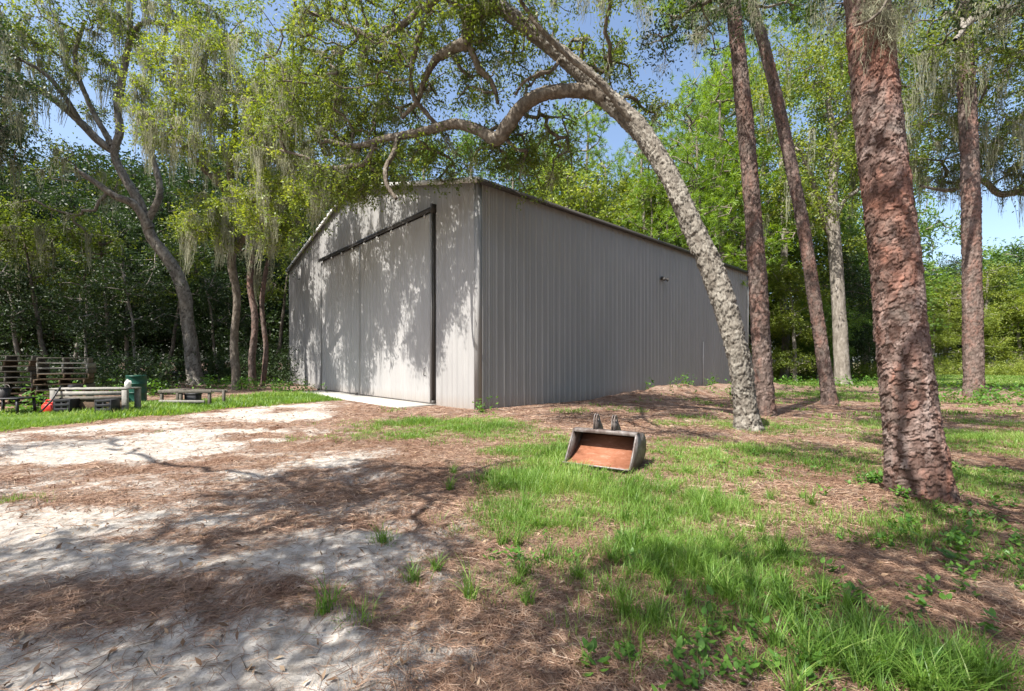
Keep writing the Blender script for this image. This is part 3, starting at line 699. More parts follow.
def hero_extra(o):
    # beard of moss and a dead twig on the upper trunk
    ms = MB(); a = np.array([P(x, y, 4.55) for x, y in [(862, -25), (872, -10), (880, 5), (890, 12), (868, 12), (897, 30), (884, -20), (905, 10), (915, -5)]]); moss(a, 3, ms, .15, .9, 60, .005, .04)
    ms.build('hanging_moss', M['moss'], o)
    tw = MB(); tw.tube([P(855, 26, 4.5), P(868, 22, 4.4), P(880, 12, 4.45), P(888, -2, 4.5)], [.012, .016, .012, .01], 6); tw.build('twig', M['branch'], o, True)
pine('pine_tree', 'thick red plated pine trunk closest to the camera', [(924, 520, 4.75), (921, 500, 4.75), (915, 450, 4.75), (908, 395, 4.75), (900, 320, 4.76), (893, 250, 4.78), (884, 170, 4.8), (874, 80, 4.82), (866, 0, 4.85), (858, -90, 4.9), (845, -300, 5.0), (835, -500, 5.1), (828, -700, 5.1)],
     [.275, .262, .24, .225, .215, .206, .20, .19, .18, .172, .15, .12, .07], [(835, -560, 5.6, 2.2, 2.2, 1.6, 50), (880, -420, 6.2, 2, 1.6, 1, 26)], 2, 'pine_bark', 230, .009, (.055, .12), .016, .28, extra=hero_extra)
pine('pine_tree', 'brown pine standing right behind the leaning oak', [(765, 420, 12.8), (764, 400, 12.8), (761, 340, 12.8), (757, 270, 12.8), (751, 190, 12.8), (744, 110, 12.8), (738, 50, 12.8), (733, 0, 12.8), (727, -70, 12.8), (720, -160, 12.8), (712, -260, 12.8)],
     [.28, .26, .235, .22, .205, .195, .185, .18, .17, .14, .07], [(735, -60, 13, 2.6, 2.6, 1.6, 60), (690, -20, 12.5, 1.5, 1.6, .8, 24), (760, -30, 13.5, 1.5, 1.5, .8, 20)], 3, 'grey_pine', 84, .03, (.065, .13), .024, .15, mossn=30)
pine('pine_tree', 'slim pinkish pine leaning left between the leaning oak and the thick red trunk', [(830, 410, 15.8), (828, 392, 15.8), (822, 350, 15.8), (813, 290, 15.8), (802, 220, 15.8), (788, 150, 15.8), (775, 90, 15.8), (764, 45, 15.8), (750, 0, 15.8), (732, -60, 15.8), (715, -120, 15.8)],
     [.24, .22, .20, .19, .185, .18, .17, .165, .15, .12, .07], [(760, -20, 16, 3, 2.6, 1.6, 70), (800, 10, 16.5, 1.6, 1.5, .8, 20)], 5, 'grey_pine', 72, .035, (.065, .12), .022, .12, mossn=25)
pine('pine_tree', 'straight dark pine by the sandy track at the right edge', [(975, 402, 19.5), (974, 392, 19.5), (973, 340, 19.5), (972, 280, 19.5), (971, 210, 19.5), (969, 140, 19.5), (966, 80, 19.5), (964, 35, 19.5), (962, -20, 19.5), (960, -80, 19.5)],
     [.38, .34, .32, .31, .30, .29, .28, .27, .24, .18], [(965, -50, 19.5, 4.5, 4, 2.0, 90), (1010, 10, 20, 2.2, 2.5, 1.0, 26)], 7, 'grey_pine', 72, .045, (.09, .15), .032, .15, mossn=30)

# --- generic broadleaf tree from pixel paths
def oak(name, label, trunks, blobs, seed, leafm='oak_leaf', per=90, spread=.6, size=.10, barkm='oak_bark', rtip=.012, mossn=0, mossl=(.3, 1.6), wig=.16, group=None, cat='tree', cell=(.07, .2), n=32, step=.07, rmax=.09, mwd=.016, mper=36, seg=.4):
    T0 = wpath(*trunks[0]); b = T0[0, :2]; T0[0, 2] = hz(*b)-.08
    o = empty(name, (b[0], b[1], hz(*b)), label, cat, group); tr = MB(); nodes = []
    for k, tk in enumerate(trunks):
        T = T0 if k == 0 else wpath(*tk)
        p, _ = bark_tube(tr, T, n if k == 0 else 18, step, cell, .02, seed+k, .06, .25 if k == 0 else 0, 1)
        nodes.append(p[int(len(p)*(.45 if k == 0 else .2)):])
    nodes = np.concatenate(nodes)[::3]
    tg = blob_pts(blobs, seed); ch = grow(nodes, tg, seed, wig, seg, rtip, .03, .45, rmax)
    wood(tr, ch, .006); tr.build('trunk', M[barkm], o, True)
    cr = MB(); leaves(tg, per, spread, size, seed, mb=cr); cr.build('crown', M[leafm], o)
    if mossn:
        rg = np.random.default_rng(seed+1); pool = np.concatenate([c[0][1:] for c in ch]); ms = MB()
        moss(pool[rg.choice(len(pool), min(mossn, len(pool)), False)], seed, ms, mossl[0], mossl[1], mper, mwd, .11); ms.build('hanging_moss', M['moss'], o)
    world_parts(o); return o

oak('live_oak', 'spreading grey oak with a curved trunk behind the low timber frame',
    [([(196, 389, 25), (194, 372, 25), (191, 345, 25), (187, 318, 25), (185, 298, 25), (178, 276, 25), (165, 255, 24.8), (152, 238, 24.6), (146, 222, 24.4), (138, 200, 24.2), (126, 180, 24), (116, 160, 23.8), (115, 148, 23.6), (120, 130, 23.4), (118, 108, 23.2), (124, 70, 23), (130, 30, 22.8), (128, -20, 22.5)], [.44, .36, .33, .32, .32, .30, .28, .27, .25, .23, .20, .18, .17, .17, .16, .14, .12, .08]),
     ([(150, 228, 24.4), (135, 205, 24), (115, 196, 23.6), (95, 182, 23.2), (80, 172, 23)], [.22, .20, .17, .14, .10]),
     ([(115, 152, 23.8), (98, 140, 23.4), (78, 120, 23), (55, 100, 22.5), (30, 85, 22), (5, 78, 21.5), (-30, 60, 21)], [.20, .19, .17, .16, .15, .14, .10]),
     ([(80, 121, 23), (60, 90, 22), (40, 70, 21.5), (10, 55, 21)], [.11, .10, .08, .05]),
     ([(112, 145, 23.6), (90, 105, 23), (75, 60, 22.5), (85, 20, 22)], [.13, .11, .09, .06]),
     ([(148, 222, 24.4), (160, 190, 24.2), (150, 150, 24), (138, 115, 23.6)], [.17, .15, .13, .08]),
     ([(124, 60, 23), (140, 25, 22.5), (170, 25, 22), (200, 28, 21.5)], [.12, .10, .08, .05])],
    [(60, 35, 22, 4.5, 3, 2.0, 110), (130, -10, 22, 4, 3, 1.6, 80), (0, 130, 22, 2.6, 3, 1.8, 46), (200, 10, 21, 3.2, 2.5, 1.3, 40), (30, 230, 24, 4, 3, 1.8, 70), (100, 170, 24.5, 2, 2, 1.0, 14), (-20, 30, 20, 2.5, 3, 3, 36), (85, 85, 23, 3, 3, 1.4, 24)],
    31, 'oak_leaf', 105, .62, .13, mossn=230, mossl=(.4, 2.6), mwd=.03, mper=34)
oak('live_oak', 'bright yellow green tree with hanging moss at the left corner of the barn',
    [([(236, 392, 22), (236, 375, 22), (234, 340, 22), (237, 300, 21.8), (232, 260, 21.5), (238, 215, 21), (230, 170, 20.5), (236, 120, 20), (228, 70, 19.6)], [.20, .18, .17, .16, .16, .15, .13, .10, .07]),
     ([(236, 250, 21.5), (255, 220, 20), (275, 190, 18.6), (295, 160, 17.6)], [.14, .12, .10, .06]),
     ([(235, 200, 21), (205, 170, 20), (180, 140, 19.3), (165, 110, 19)], [.13, .11, .09, .05])],
    [(215, 110, 19, 3.8, 2.6, 2.7, 190), (290, 130, 16.8, 2.2, 2.2, 2.0, 110), (212, 225, 20, 1.4, 1.6, 1.3, 44), (270, 210, 17.8, 2.0, 1.6, 1.6, 84), (235, 60, 18, 3, 2.2, 1.4, 60), (172, 120, 20, 1.5, 2, 1.5, 36), (318, 85, 15.2, 1.6, 1.6, 1.2, 36), (318, 192, 16, .9, .8, .7, 24)],
    41, 'bright_leaf', 100, .50, .115, barkm='branch', mossn=360, mossl=(.4, 2.3), mwd=.02, mper=40)
oak('live_oak', 'thin twin stemmed dark oak in the shade left of the barn wall',
    [([(253, 392, 24), (252, 360, 24), (255, 320, 24), (250, 280, 24), (256, 230, 24), (250, 180, 24)], [.17, .16, .15, .14, .12, .08]),
     ([(262, 390, 24.6), (266, 350, 24.6), (262, 300, 24.6), (270, 250, 24.6)], [.12, .12, .11, .09])],
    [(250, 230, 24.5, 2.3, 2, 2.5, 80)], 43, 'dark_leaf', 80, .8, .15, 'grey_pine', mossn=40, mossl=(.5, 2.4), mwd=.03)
# the tree far right of the pines, pale forked stem
oak('live_oak', 'pale grey forked trunk standing between the slim pine and the thick red trunk',
    [([(843, 384, 30), (842, 370, 30), (840, 330, 30), (837, 280, 30), (834, 235, 30), (832, 195, 30), (835, 150, 30), (828, 100, 30)], [.50, .44, .40, .38, .36, .30, .22, .14]),
     ([(835, 240, 30), (826, 225, 30), (820, 205, 29.8), (812, 180, 29.5), (800, 150, 29)], [.22, .20, .16, .14, .10]),
     ([(834, 222, 30), (845, 200, 30), (858, 190, 30.3), (880, 170, 31)], [.14, .12, .10, .07])],
    [(830, 90, 30, 6, 4, 4.5, 190), (800, 180, 30, 3.4, 3, 3.5, 90), (880, 150, 31, 4, 3, 4, 110), (850, 20, 29, 6, 4, 3, 90)], 51, 'bright_leaf', 75, 1.0, .2, 'far_bark', mossn=60, mossl=(.6, 3.4), mwd=.04)
# the oak beyond the right edge whose limbs reach into the view
oak('live_oak', 'dark crowned oak reaching in from beyond the right edge with level limbs',
    [([(1130, 398, 22), (1125, 370, 22), (1110, 320, 22), (1100, 260, 22), (1110, 200, 22), (1120, 120, 22), (1100, 40, 22)], [.55, .5, .48, .45, .38, .28, .15]),
     ([(1100, 230, 22), (1060, 205, 22), (1024, 192, 22.5), (1000, 194, 23), (980, 180, 23), (950, 190, 23), (920, 186, 23)], [.26, .22, .18, .14, .12, .09, .05]),
     ([(1115, 160, 22), (1070, 100, 21), (1030, 60, 20.5), (990, 50, 20), (960, 70, 20)], [.24, .20, .16, .11, .06]),
     ([(1105, 60, 22), (1050, 20, 19), (1010, 10, 17.5), (975, 18, 16.5), (955, 40, 16)], [.24, .20, .16, .12, .06])],
    [(1010, 150, 22, 3.4, 2.6, 1.9, 120), (960, 110, 21, 2.6, 2.4, 2.2, 90), (1000, 40, 19, 3, 2.5, 1.8, 90), (930, 40, 18, 2.2, 2.0, 1.6, 60), (1060, 80, 21, 3, 3, 3, 70), (900, 90, 23, 2.4, 2.2, 2.4, 50), (925, 165, 24, 1.5, 1.5, 1.6, 24)],
    53, 'oak_leaf', 80, .75, .125, mossn=170, mossl=(.5, 2.8), mwd=.022, mper=40)
# overhanging limbs top right: an oak rooted to the right of the camera
oak('live_oak', 'live oak rooted right of the view with twigs and moss across the top',
    [([(1500, 700, 3.5), (1490, 500, 3.6), (1450, 200, 4), (1380, -100, 5), (1250, -200, 6), (1100, -150, 7)], [.3, .28, .26, .2, .15, .10]),
     ([(1100, -150, 7), (980, -80, 8), (880, -45, 9), (800, -25, 9.5), (740, -12, 10), (690, -20, 10.5)], [.10, .09, .08, .06, .045, .03])],
    [(700, 5, 10.4, .9, 1, .5, 22), (790, -40, 10, 2, 1.4, .6, 36), (880, -30, 9, 1.6, 1.4, .55, 30), (960, -50, 8, 1.6, 1.4, .6, 30), (1010, -20, 8.5, 1.2, 1, .7, 24), (660, 45, 10.6, .45, .4, .45, 8), (720, 20, 12, 1.0, 1, .8, 16)], 55, 'dark_leaf', 60, .5, .085, mossn=55, mossl=(.3, 1.1), mwd=.009, mper=40)

oak('live_oak', 'mossy oak added just beyond the left edge to shade the undergrowth',  # mostly out of view, added to shade the left undergrowth
    [([(-190, 430, 16), (-185, 330, 16), (-170, 220, 16), (-150, 120, 16), (-130, 40, 16.2)], [.42, .36, .32, .26, .15]),
     ([(-165, 200, 16), (-110, 160, 16.5), (-70, 140, 17), (-30, 140, 17.6), (0, 150, 18)], [.22, .18, .14, .10, .05]),
     ([(-150, 130, 16), (-100, 60, 16), (-60, 20, 16), (-30, 0, 16)], [.2, .16, .11, .06])],
    [(-110, 90, 16.5, 5.5, 3.4, 2.0, 240), (-140, 20, 16, 5, 3, 2, 110), (-10, 150, 18, 1.6, 1.6, .9, 20)],
    57, 'dark_leaf', 80, .7, .12, mossn=150, mossl=(.5, 2.6), mwd=.02, mper=36)

# --- background: prototypes in local space, then copies
def proto_tree(name, label, H, rb, crown, seed, leafm, size, per, spread, barkm='far_bark', needle=False, group=None, low=.35, lean=0):
    o = empty(name, (0, 0, 0), label, 'tree', group); rg = np.random.default_rng(seed); tr = MB()
    n = 8; zs = np.linspace(0, H*.9, n); wv = np.cumsum(rg.normal(0, H*.006, (n, 2)), 0)
    T = np.stack([wv[:, 0]+lean*zs, wv[:, 1], zs-.1, np.linspace(rb, rb*.3, n)], -1)
    p, _ = bark_tube(tr, T, 14, .2, (.15, .3), .02, seed, .03, .3)
    C = []
    for (cx, cy, cz, rx, ry, rz_, m) in crown:
        v = norm(rg.normal(0, 1, (m, 3)))*(rg.random((m, 1))**.45); C.append(np.array([cx, cy, cz])+v*np.array([rx, ry, rz_]))
    C = np.concatenate(C); ch = grow(p[int(len(p)*low):][::2], C, seed, .12, .7, .018, 0, .42, rb*.45)
    wood(tr, ch, .012); tr.build('trunk', M[barkm], o, True); cr = MB()
    if needle:
        e = np.array([c[0][-1] for c in ch]); d = norm(np.array([c[0][-1]-c[0][-2] for c in ch])); E = np.concatenate([e+rg.normal(0, .32, e.shape) for k in range(4)]); D = np.concatenate([d]*4)+np.array([0, 0, .4])
        tufts(E, D, 24, .24, .026, seed, cr)
    else: leaves(C, per, spread, size, seed, mb=cr)
    cr.build('crown', M[leafm], o); return o
ORD = ['', 'second ', 'third ', 'fourth ', 'fifth ', 'sixth ', 'seventh ', 'eighth ', 'ninth ', 'tenth ', 'eleventh ', 'twelfth ']
def nth(k, n):
    if k < (n+1)//2: return ORD[k]+'from the left' if k else 'leftmost'
    m = n-1-k; return ORD[m]+'from the right' if m else 'rightmost'
def place(proto, H, px, d, ytop, rz, first, wide=1.0):
    o = proto if first else copy_tree(proto)
    x = (px-512)/F*d; sc = (EYE+(HOR-ytop)/F*d)/H
    o.location = (x, d, hz(x, d)-.05); o.scale = (sc*wide, sc*wide, sc); o.rotation_euler = (0, 0, rz); return o
def row(items, what, group, used=set()):
    """items: (proto, H, px, d, ytop, wide)"""
    items = sorted(items, key=lambda t: t[2]); rg = random.Random(len(items))
    for k, (pr, H, px, d, yt, wd) in enumerate(items):
        o = place(pr, H, px, d, yt, rg.uniform(0, 6.28), pr.name not in used, wd); used.add(pr.name)
        o['group'] = group; o['label'] = '%s of the %s' % (nth(k, len(items)), what)
tall = proto_tree('broadleaf_tree', '', 13.5, .2, [(0, 0, 8.5, 2.8, 2.6, 3.2, 52), (1.4, .6, 6, 1.6, 1.6, 1.0, 16), (-1.5, -.4, 5.0, 1.5, 1.6, 1.0, 12), (.2, .2, 11.8, 1.5, 1.5, 1.5, 18)], 61, 'far_leaf', .15, 120, .66)
full = proto_tree('broadleaf_tree', '', 9, .2, [(0, 0, 5.4, 2.8, 2.8, 2.4, 100), (2.0, .4, 3.2, 1.8, 1.8, 1.3, 46), (-2.1, -.6, 2.7, 1.8, 2.0, 1.4, 46), (.5, 0, 7.6, 1.5, 1.6, 1.2, 30)], 62, 'far_leaf', .17, 120, .8, low=.15)
ragged = proto_tree('broadleaf_tree', '', 10, .17, [(-.5, 0, 7.6, 2.0, 2.0, 1.6, 50), (1.3, .4, 5.2, 1.8, 1.6, 1.0, 36), (-1.6, -.6, 4.2, 1.5, 1.5, .9, 26), (.8, .5, 9.0, 1.0, 1.0, .9, 16), (.2, 0, 2.0, 2.0, 1.8, .8, 26)], 66, 'bright_leaf', .15, 120, .7, low=.15, lean=.04)
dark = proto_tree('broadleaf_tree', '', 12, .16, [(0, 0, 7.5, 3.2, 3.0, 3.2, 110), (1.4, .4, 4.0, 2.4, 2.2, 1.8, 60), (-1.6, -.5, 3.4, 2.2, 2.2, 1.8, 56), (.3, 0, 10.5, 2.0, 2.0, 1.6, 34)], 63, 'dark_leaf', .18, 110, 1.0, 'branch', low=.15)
fpine = proto_tree('pine_tree', '', 16, .18, [(0, 0, 14.3, 1.8, 1.8, 1.9, 46), (.9, 0, 11.3, 1.8, 1.4, .8, 18), (-1, .4, 9.6, 1.4, 1.4, .7, 12)], 64, 'needle', .2, 60, .8, needle=True, low=.5)
bpine = proto_tree('pine_tree', '', 11, .12, [(0, 0, 8.3, 1.9, 1.9, 2.0, 34), (.7, 0, 5.8, 1.8, 1.8, 1.1, 18), (0, 0, 10.3, 1.0, 1.0, .8, 13), (-.8, .2, 3.6, 1.2, 1.2, .6, 8)], 65, 'needle', .2, 60, .8, 'branch', needle=True, low=.3)
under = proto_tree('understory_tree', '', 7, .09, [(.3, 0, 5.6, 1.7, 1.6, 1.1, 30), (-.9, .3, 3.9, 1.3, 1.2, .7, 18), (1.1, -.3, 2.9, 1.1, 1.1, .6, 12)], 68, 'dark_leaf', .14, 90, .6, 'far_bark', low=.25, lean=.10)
snag = proto_tree('understory_tree', '', 8, .10, [(-.5, 0, 6.8, 1.4, 1.4, 1.0, 22), (.9, .3, 5.0, 1.1, 1.1, .6, 12)], 69, 'oak_leaf', .13, 80, .6, 'branch', low=.3, lean=-.14)
T_, U_, R_, D_, FP, BP = (tall, 13.3), (full, 8.9), (ragged, 10), (dark, 12.1), (fpine, 16.2), (bpine, 11.2)
row([(*T_, 512, 38, 128, .8), (*T_, 548, 44, 135, .8), (*R_, 570, 37, 150, 1.1), (*R_, 640, 37, 165, 1.0), (*T_, 668, 46, 150, .8), (*T_, 708, 48, 80, .65), (*T_, 745, 42, 30, .7), (*D_, 600, 50, 185, 1.3), (*D_, 525, 50, 190, 1.3), (*D_, 660, 52, 190, 1.3), (*T_, 470, 46, 110, .9), (*T_, 425, 44, 120, .9), (*D_, 730, 48, 180, 1.3)],
    'green leafy trees rising behind the barn roof', 'broadleaf trees behind the barn')
row([(*FP, 583, 36, 92, 1), (*FP, 628, 40, 150, .9), (*FP, 664, 36, 130, 1), (*FP, 606, 45, 140, .9), (*FP, 717, 38, 60, 1), (*FP, 540, 47, 120, .9), (*FP, 645, 34, 110, .9), (*FP, 692, 38, 90, 1), (*FP, 560, 40, 150, .9), (*FP, 732, 40, 40, 1)], 'thin pale trunked pines rising behind the barn roof', 'thin pines behind the barn')
row([(*BP, 696, 29, 80, .75), (*BP, 722, 33, 60, .8), (*BP, 650, 33, 165, .9), (*BP, 745, 33, 130, 1.1), (*BP, 700, 30, 160, 1.1)], 'bright green young pines showing above the far roof end', 'young pines behind the barn')
row([(*T_, 785, 38, 40, .75), (*R_, 812, 42, 190, 1.1), (*D_, 775, 47, 200, 1.2), (*T_, 850, 44, 20, .7), (*U_, 868, 46, 235, 1.3), (*R_, 796, 34, 262, 1.0), (*T_, 880, 50, 70, .8), (*R_, 762, 36, 245, 1), (*D_, 845, 40, 250, 1.0), (*U_, 820, 37, 290, 1.2), (*R_, 893, 46, 255, 1.1)], 'green trees behind the slim leaning pine', 'trees right of the barn')
row([(*D_, 925, 62, 262, 1.0), (*R_, 944, 58, 275, 1.3), (*D_, 958, 66, 258, 1.1), (*R_, 985, 60, 262, 1.2), (*U_, 1004, 68, 240, 1.3), (*R_, 1020, 57, 285, 1.3), (*D_, 1030, 64, 245, 1.1), (*U_, 908, 66, 270, 1.3), (*U_, 1070, 58, 255, 1.3), (*U_, 1120, 52, 240, 1.2), (*R_, 972, 55, 300, 1.2), (*R_, 935, 56, 310, 1.2), (*U_, 1200, 46, 200, 1.2), (*U_, 1330, 36, 160, 1.2)],
    'trees of the far treeline beyond the lawn', 'trees of the far treeline')
row([(*D_, 20, 30, 180, 1.0), (*D_, 70, 33, 190, 1.0), (*D_, 118, 31, 215, 1.0), (*D_, 160, 35, 185, 1.1), (*D_, 212, 33, 205, 1.0), (*D_, 255, 36, 185, 1.1), (*D_, -25, 29, 160, 1), (*D_, 45, 41, 160, 1.2), (*D_, 135, 42, 165, 1.2), (*D_, 225, 43, 160, 1.2), (*D_, 288, 40, 175, 1.1), (*D_, -80, 30, 130, 1.1), (*D_, 95, 50, 150, 1.3), (*D_, -140, 28, 100, 1.1), (*D_, 185, 50, 155, 1.3), (*D_, 330, 44, 165, 1.2), (*D_, 375, 48, 150, 1.2), (*D_, 0, 47, 150, 1.3), (*D_, 270, 50, 150, 1.3)],
    'shaded trees in the dark woods at left', 'dark trees of the left woods')
row([(*T_, 1450, 30, -60, 1.1), (*U_, 1800, 22, -60, 1.4), (*T_, 2300, 15, -400, 1.1), (*U_, 2700, 11, -200, 1.3), (*T_, 1600, 20, -150, 1.2)], 'unseen trees added to the right to block sky', 'unseen trees added to the right')  # out of view, added to keep sky light off the long wall
rg_ = random.Random(3)
WHERE = ['just right of the camera', 'behind and far right', 'behind and right', 'behind, a little right', 'straight behind', 'behind, a little left', 'farthest right of the camera', 'farthest behind the camera', 'behind and far left']
for k, (x, y, H) in enumerate([(24, 2, 14), (27, -7, 13), (20, -14, 15), (11, -18, 14), (1, -20, 13), (-9, -19, 12), (32, 8, 15), (16, -22, 16), (-18, -15, 10)]):  # unseen trees, added to cut the sky light around the barn
    o = copy_tree(tall if k % 2 else full); s = H/(13.3 if k % 2 else 8.9); o.location = (x, y, -.1); o.scale = (s*.95, s*.95, s); o.rotation_euler = (0, 0, rg_.uniform(0, 6))
    o['label'] = 'unseen green tree added to block sky, '+WHERE[k]; o['group'] = 'unseen trees added to block sky'
row([(under, 7, 8, 23, 255, 1.1), (snag, 8, 48, 24, 215, 1), (under, 7, 88, 22, 270, 1), (snag, 8, 112, 26, 225, 1), (under, 7, 142, 24, 265, 1.1), (snag, 8, 168, 27, 240, 1), (under, 7, 222, 28, 270, 1), (snag, 8, 276, 29, 235, 1), (under, 7, 28, 27, 235, 1.1), (snag, 8, -20, 22, 200, 1), (under, 7, 68, 27, 245, 1), (under, 7, 128, 29, 235, 1)],
    'thin trees shaded behind the bench and drum', 'understory trees of the left woods')
# understorey of the left woods and the brush right of the barn: nobody could count it
def brush(name, regions, seed, leafm, size, per, spread):
    rg = np.random.default_rng(seed); C = []
    for (pa, pb, d0, d1, zt, n) in regions:
        d = d0+(d1-d0)*rg.random(n); px = pa+(pb-pa)*rg.random(n); x = (px-512)/F*d; h = height(x, d)
        top = zt*(.45+.75*fbm(x, d, 2.2, seed, 3)); C.append(np.stack([x, d, h+.1+top*rg.random(n)**1.3], -1))
    C = np.concatenate(C); mb = MB(); leaves(C, per, spread, size, seed, mb=mb)
    nst = len(C)//4
    o = mb.build(name, M[leafm]); return o
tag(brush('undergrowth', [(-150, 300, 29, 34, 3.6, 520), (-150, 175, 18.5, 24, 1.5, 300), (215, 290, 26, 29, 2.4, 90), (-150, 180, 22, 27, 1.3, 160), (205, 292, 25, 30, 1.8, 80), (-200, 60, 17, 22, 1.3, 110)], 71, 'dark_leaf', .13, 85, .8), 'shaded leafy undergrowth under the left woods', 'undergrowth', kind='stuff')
tag(brush('brush', [(758, 900, 38, 44, 1.4, 150), (900, 1120, 50, 56, 1.6, 300), (960, 1100, 50, 53, .5, 40)], 72, 'bright_leaf', .18, 80, .9), 'sunlit brush at the foot of the trees beyond the lawn', 'brush', kind='stuff')

# ------------------------------------------------------------------ ground cover
def blades(base, hgt, wd, lean, seed, mb, segs=3, rbase=None):
    rg = np.random.default_rng(seed); N = len(base); t = np.linspace(0, 1, segs+1)
    d = np.zeros((N, 3)); d[:, :2] = lean; side = norm(np.stack([-d[:, 1]+1e-4, d[:, 0]+rg.normal(0, .02, N), 0*d[:, 0]], -1)+rg.normal(0, .25, (N, 3))*np.array([1, 1, 0]))
    p = base[:, None]+d[:, None]*(t**1.8)[None, :, None]*hgt[:, None, None]
    ln = np.linalg.norm(lean, axis=1); drop = np.clip(ln, 0, 1.3)*.28
    p[..., 2] += hgt[:, None]*(t[None]-drop[:, None]*t[None]**2.2)
    wt = np.clip(1-t**2.2, .06, 1)[None, :, None]*wd[:, None, None]*.5
    v = np.stack([p-side[:, None]*wt, p+side[:, None]*wt], 2)
    b = np.arange(N)[:, None]*(segs+1)*2+np.arange(segs)[None]*2; q = np.stack([b, b+1, b+3, b+2], -1).reshape(-1, 4)
    r = rg.random(N) if rbase is None else np.clip(rbase+rg.normal(0, .16, N), 0, 1)
    r = np.where(rg.random(N) < .09, .9+.1*rg.random(N), r)
    mb.add(v.reshape(-1, 3), q, fattr=np.repeat(r, segs))
def grass():
    mb = MB(); rg = np.random.default_rng(90)
    for (y0, y1, n, per, h0, h1, wd, spr, slope) in ((1.3, 5.5, 8500, 19, .04, .17, .0048, .05, 1.35), (5.5, 12, 12000, 18, .05, .15, .008, .08, 1.3), (12, 26, 15000, 11, .06, .20, .020, .12, 1.35), (26, 60, 9000, 9, .05, .12, .05, .25, 1.35)):
        y = y0+(y1-y0)*rg.random(n*3); x = (rg.random(n*3)*2-1)*(y*slope+1)
        g = grassmask(x, y); keep = rg.random(n*3) < np.clip(g*1.2-.13, 0, 1)**1.5; x = x[keep][:n]; y = y[keep][:n]; g = g[keep][:n]
        K = len(x); ki = np.repeat(np.arange(K), per); N = len(ki)
        off = rg.normal(0, spr, (N, 2)); bx = x[ki]+off[:, 0]; by = y[ki]+off[:, 1]
        lx, ly = barn_xy(bx, by); ok = ~((lx > -.3) & (ly > -.15) & (lx < BL+.1) & (ly < BW))
        ok &= ~((lx > -1.6) & (ly > 2.2) & (ly < 13))
        q0, q1 = W(598, 471); ca, sa = math.cos(-math.radians(30)), math.sin(-math.radians(30)); ux = (bx-q0)*ca+(by-q1)*sa; uy = -(bx-q0)*sa+(by-q1)*ca
        ok &= ~((np.abs(ux) < .55) & (uy > -.12) & (uy < .95)); ok &= ~((np.abs(ux) < .62) & (uy > -.75) & (uy < .0) & (rg.random(len(ux)) < np.where(ux < -.1, .35, .7)))
        bx = bx[ok]; by = by[ok]; off = off[ok]; ki = ki[ok]; N = len(bx)
        tall = vn(x, y, .8, 77)[ki]; H = (h0+(h1-h0)*rg.random(N)**1.4*(.35+1.35*tall)*np.clip(g[ki]*1.3, .5, 1.25))
        H = H*np.where((by < 4.5) & (bx > .3), 1.25, 1)
        ln = off/spr*.35+rg.normal(0, .28, (N, 2)); base = np.stack([bx, by, height(bx, by)-.01], -1)
        rb = .22+.55*vn(x, y, .9, 81)[ki]+.3*(rg.random(K)[ki]-.4)
        blades(base, H, wd*(.7+.6*rg.random(N)), ln, int(y0*10), mb, 3 if y0 < 12 else 2, rb)
    tag(mb.build('grass', M['grass']), 'patchy green grass growing in the sand and pine straw', 'grass', kind='stuff')
    # long drooping tufts near the camera
    mb = MB(); T = []
    for px, py, n, s in ((660, 560, 26, .4), (720, 600, 18, .35), (880, 672, 16, .25), (930, 680, 10, .2), (820, 640, 12, .35), (640, 520, 16, .5), (480, 600, 3, .2), (378, 542, 1, .04), (330, 605, 1, .06), (590, 480, 18, .7), (700, 500, 10, .5), (500, 545, 2, .1), (455, 590, 2, .2), (780, 580, 8, .4)):
        c = W(px, py)
        for k in range(n): T.append((c[0]+rg.normal(0, s), c[1]+rg.normal(0, s*.6)))
    T = np.array(T); per = 46; ki = np.repeat(np.arange(len(T)), per); N = len(ki); off = rg.normal(0, .022, (N, 2)); b = T[ki]+off; b[:, 1] = np.maximum(b[:, 1], 1.5)
    H = (.11+.15*rg.random(N))*(.6+.6*rg.random(len(T)))[ki]; a = rg.random(N)*2*np.pi; l = (.15+.95*rg.random(N)); ln = np.stack([np.cos(a)*l, np.sin(a)*l], -1)
    blades(np.stack([b[:, 0], b[:, 1], height(b[:, 0], b[:, 1])-.01], -1), H, .0045+.0035*rg.random(N), ln, 5, mb, 6, .25+.25*rg.random(len(T))[ki])
    tag(mb.build('long_grass', M['grass']), 'long arching grass tufts in the foreground', 'grass', kind='stuff')
grass()
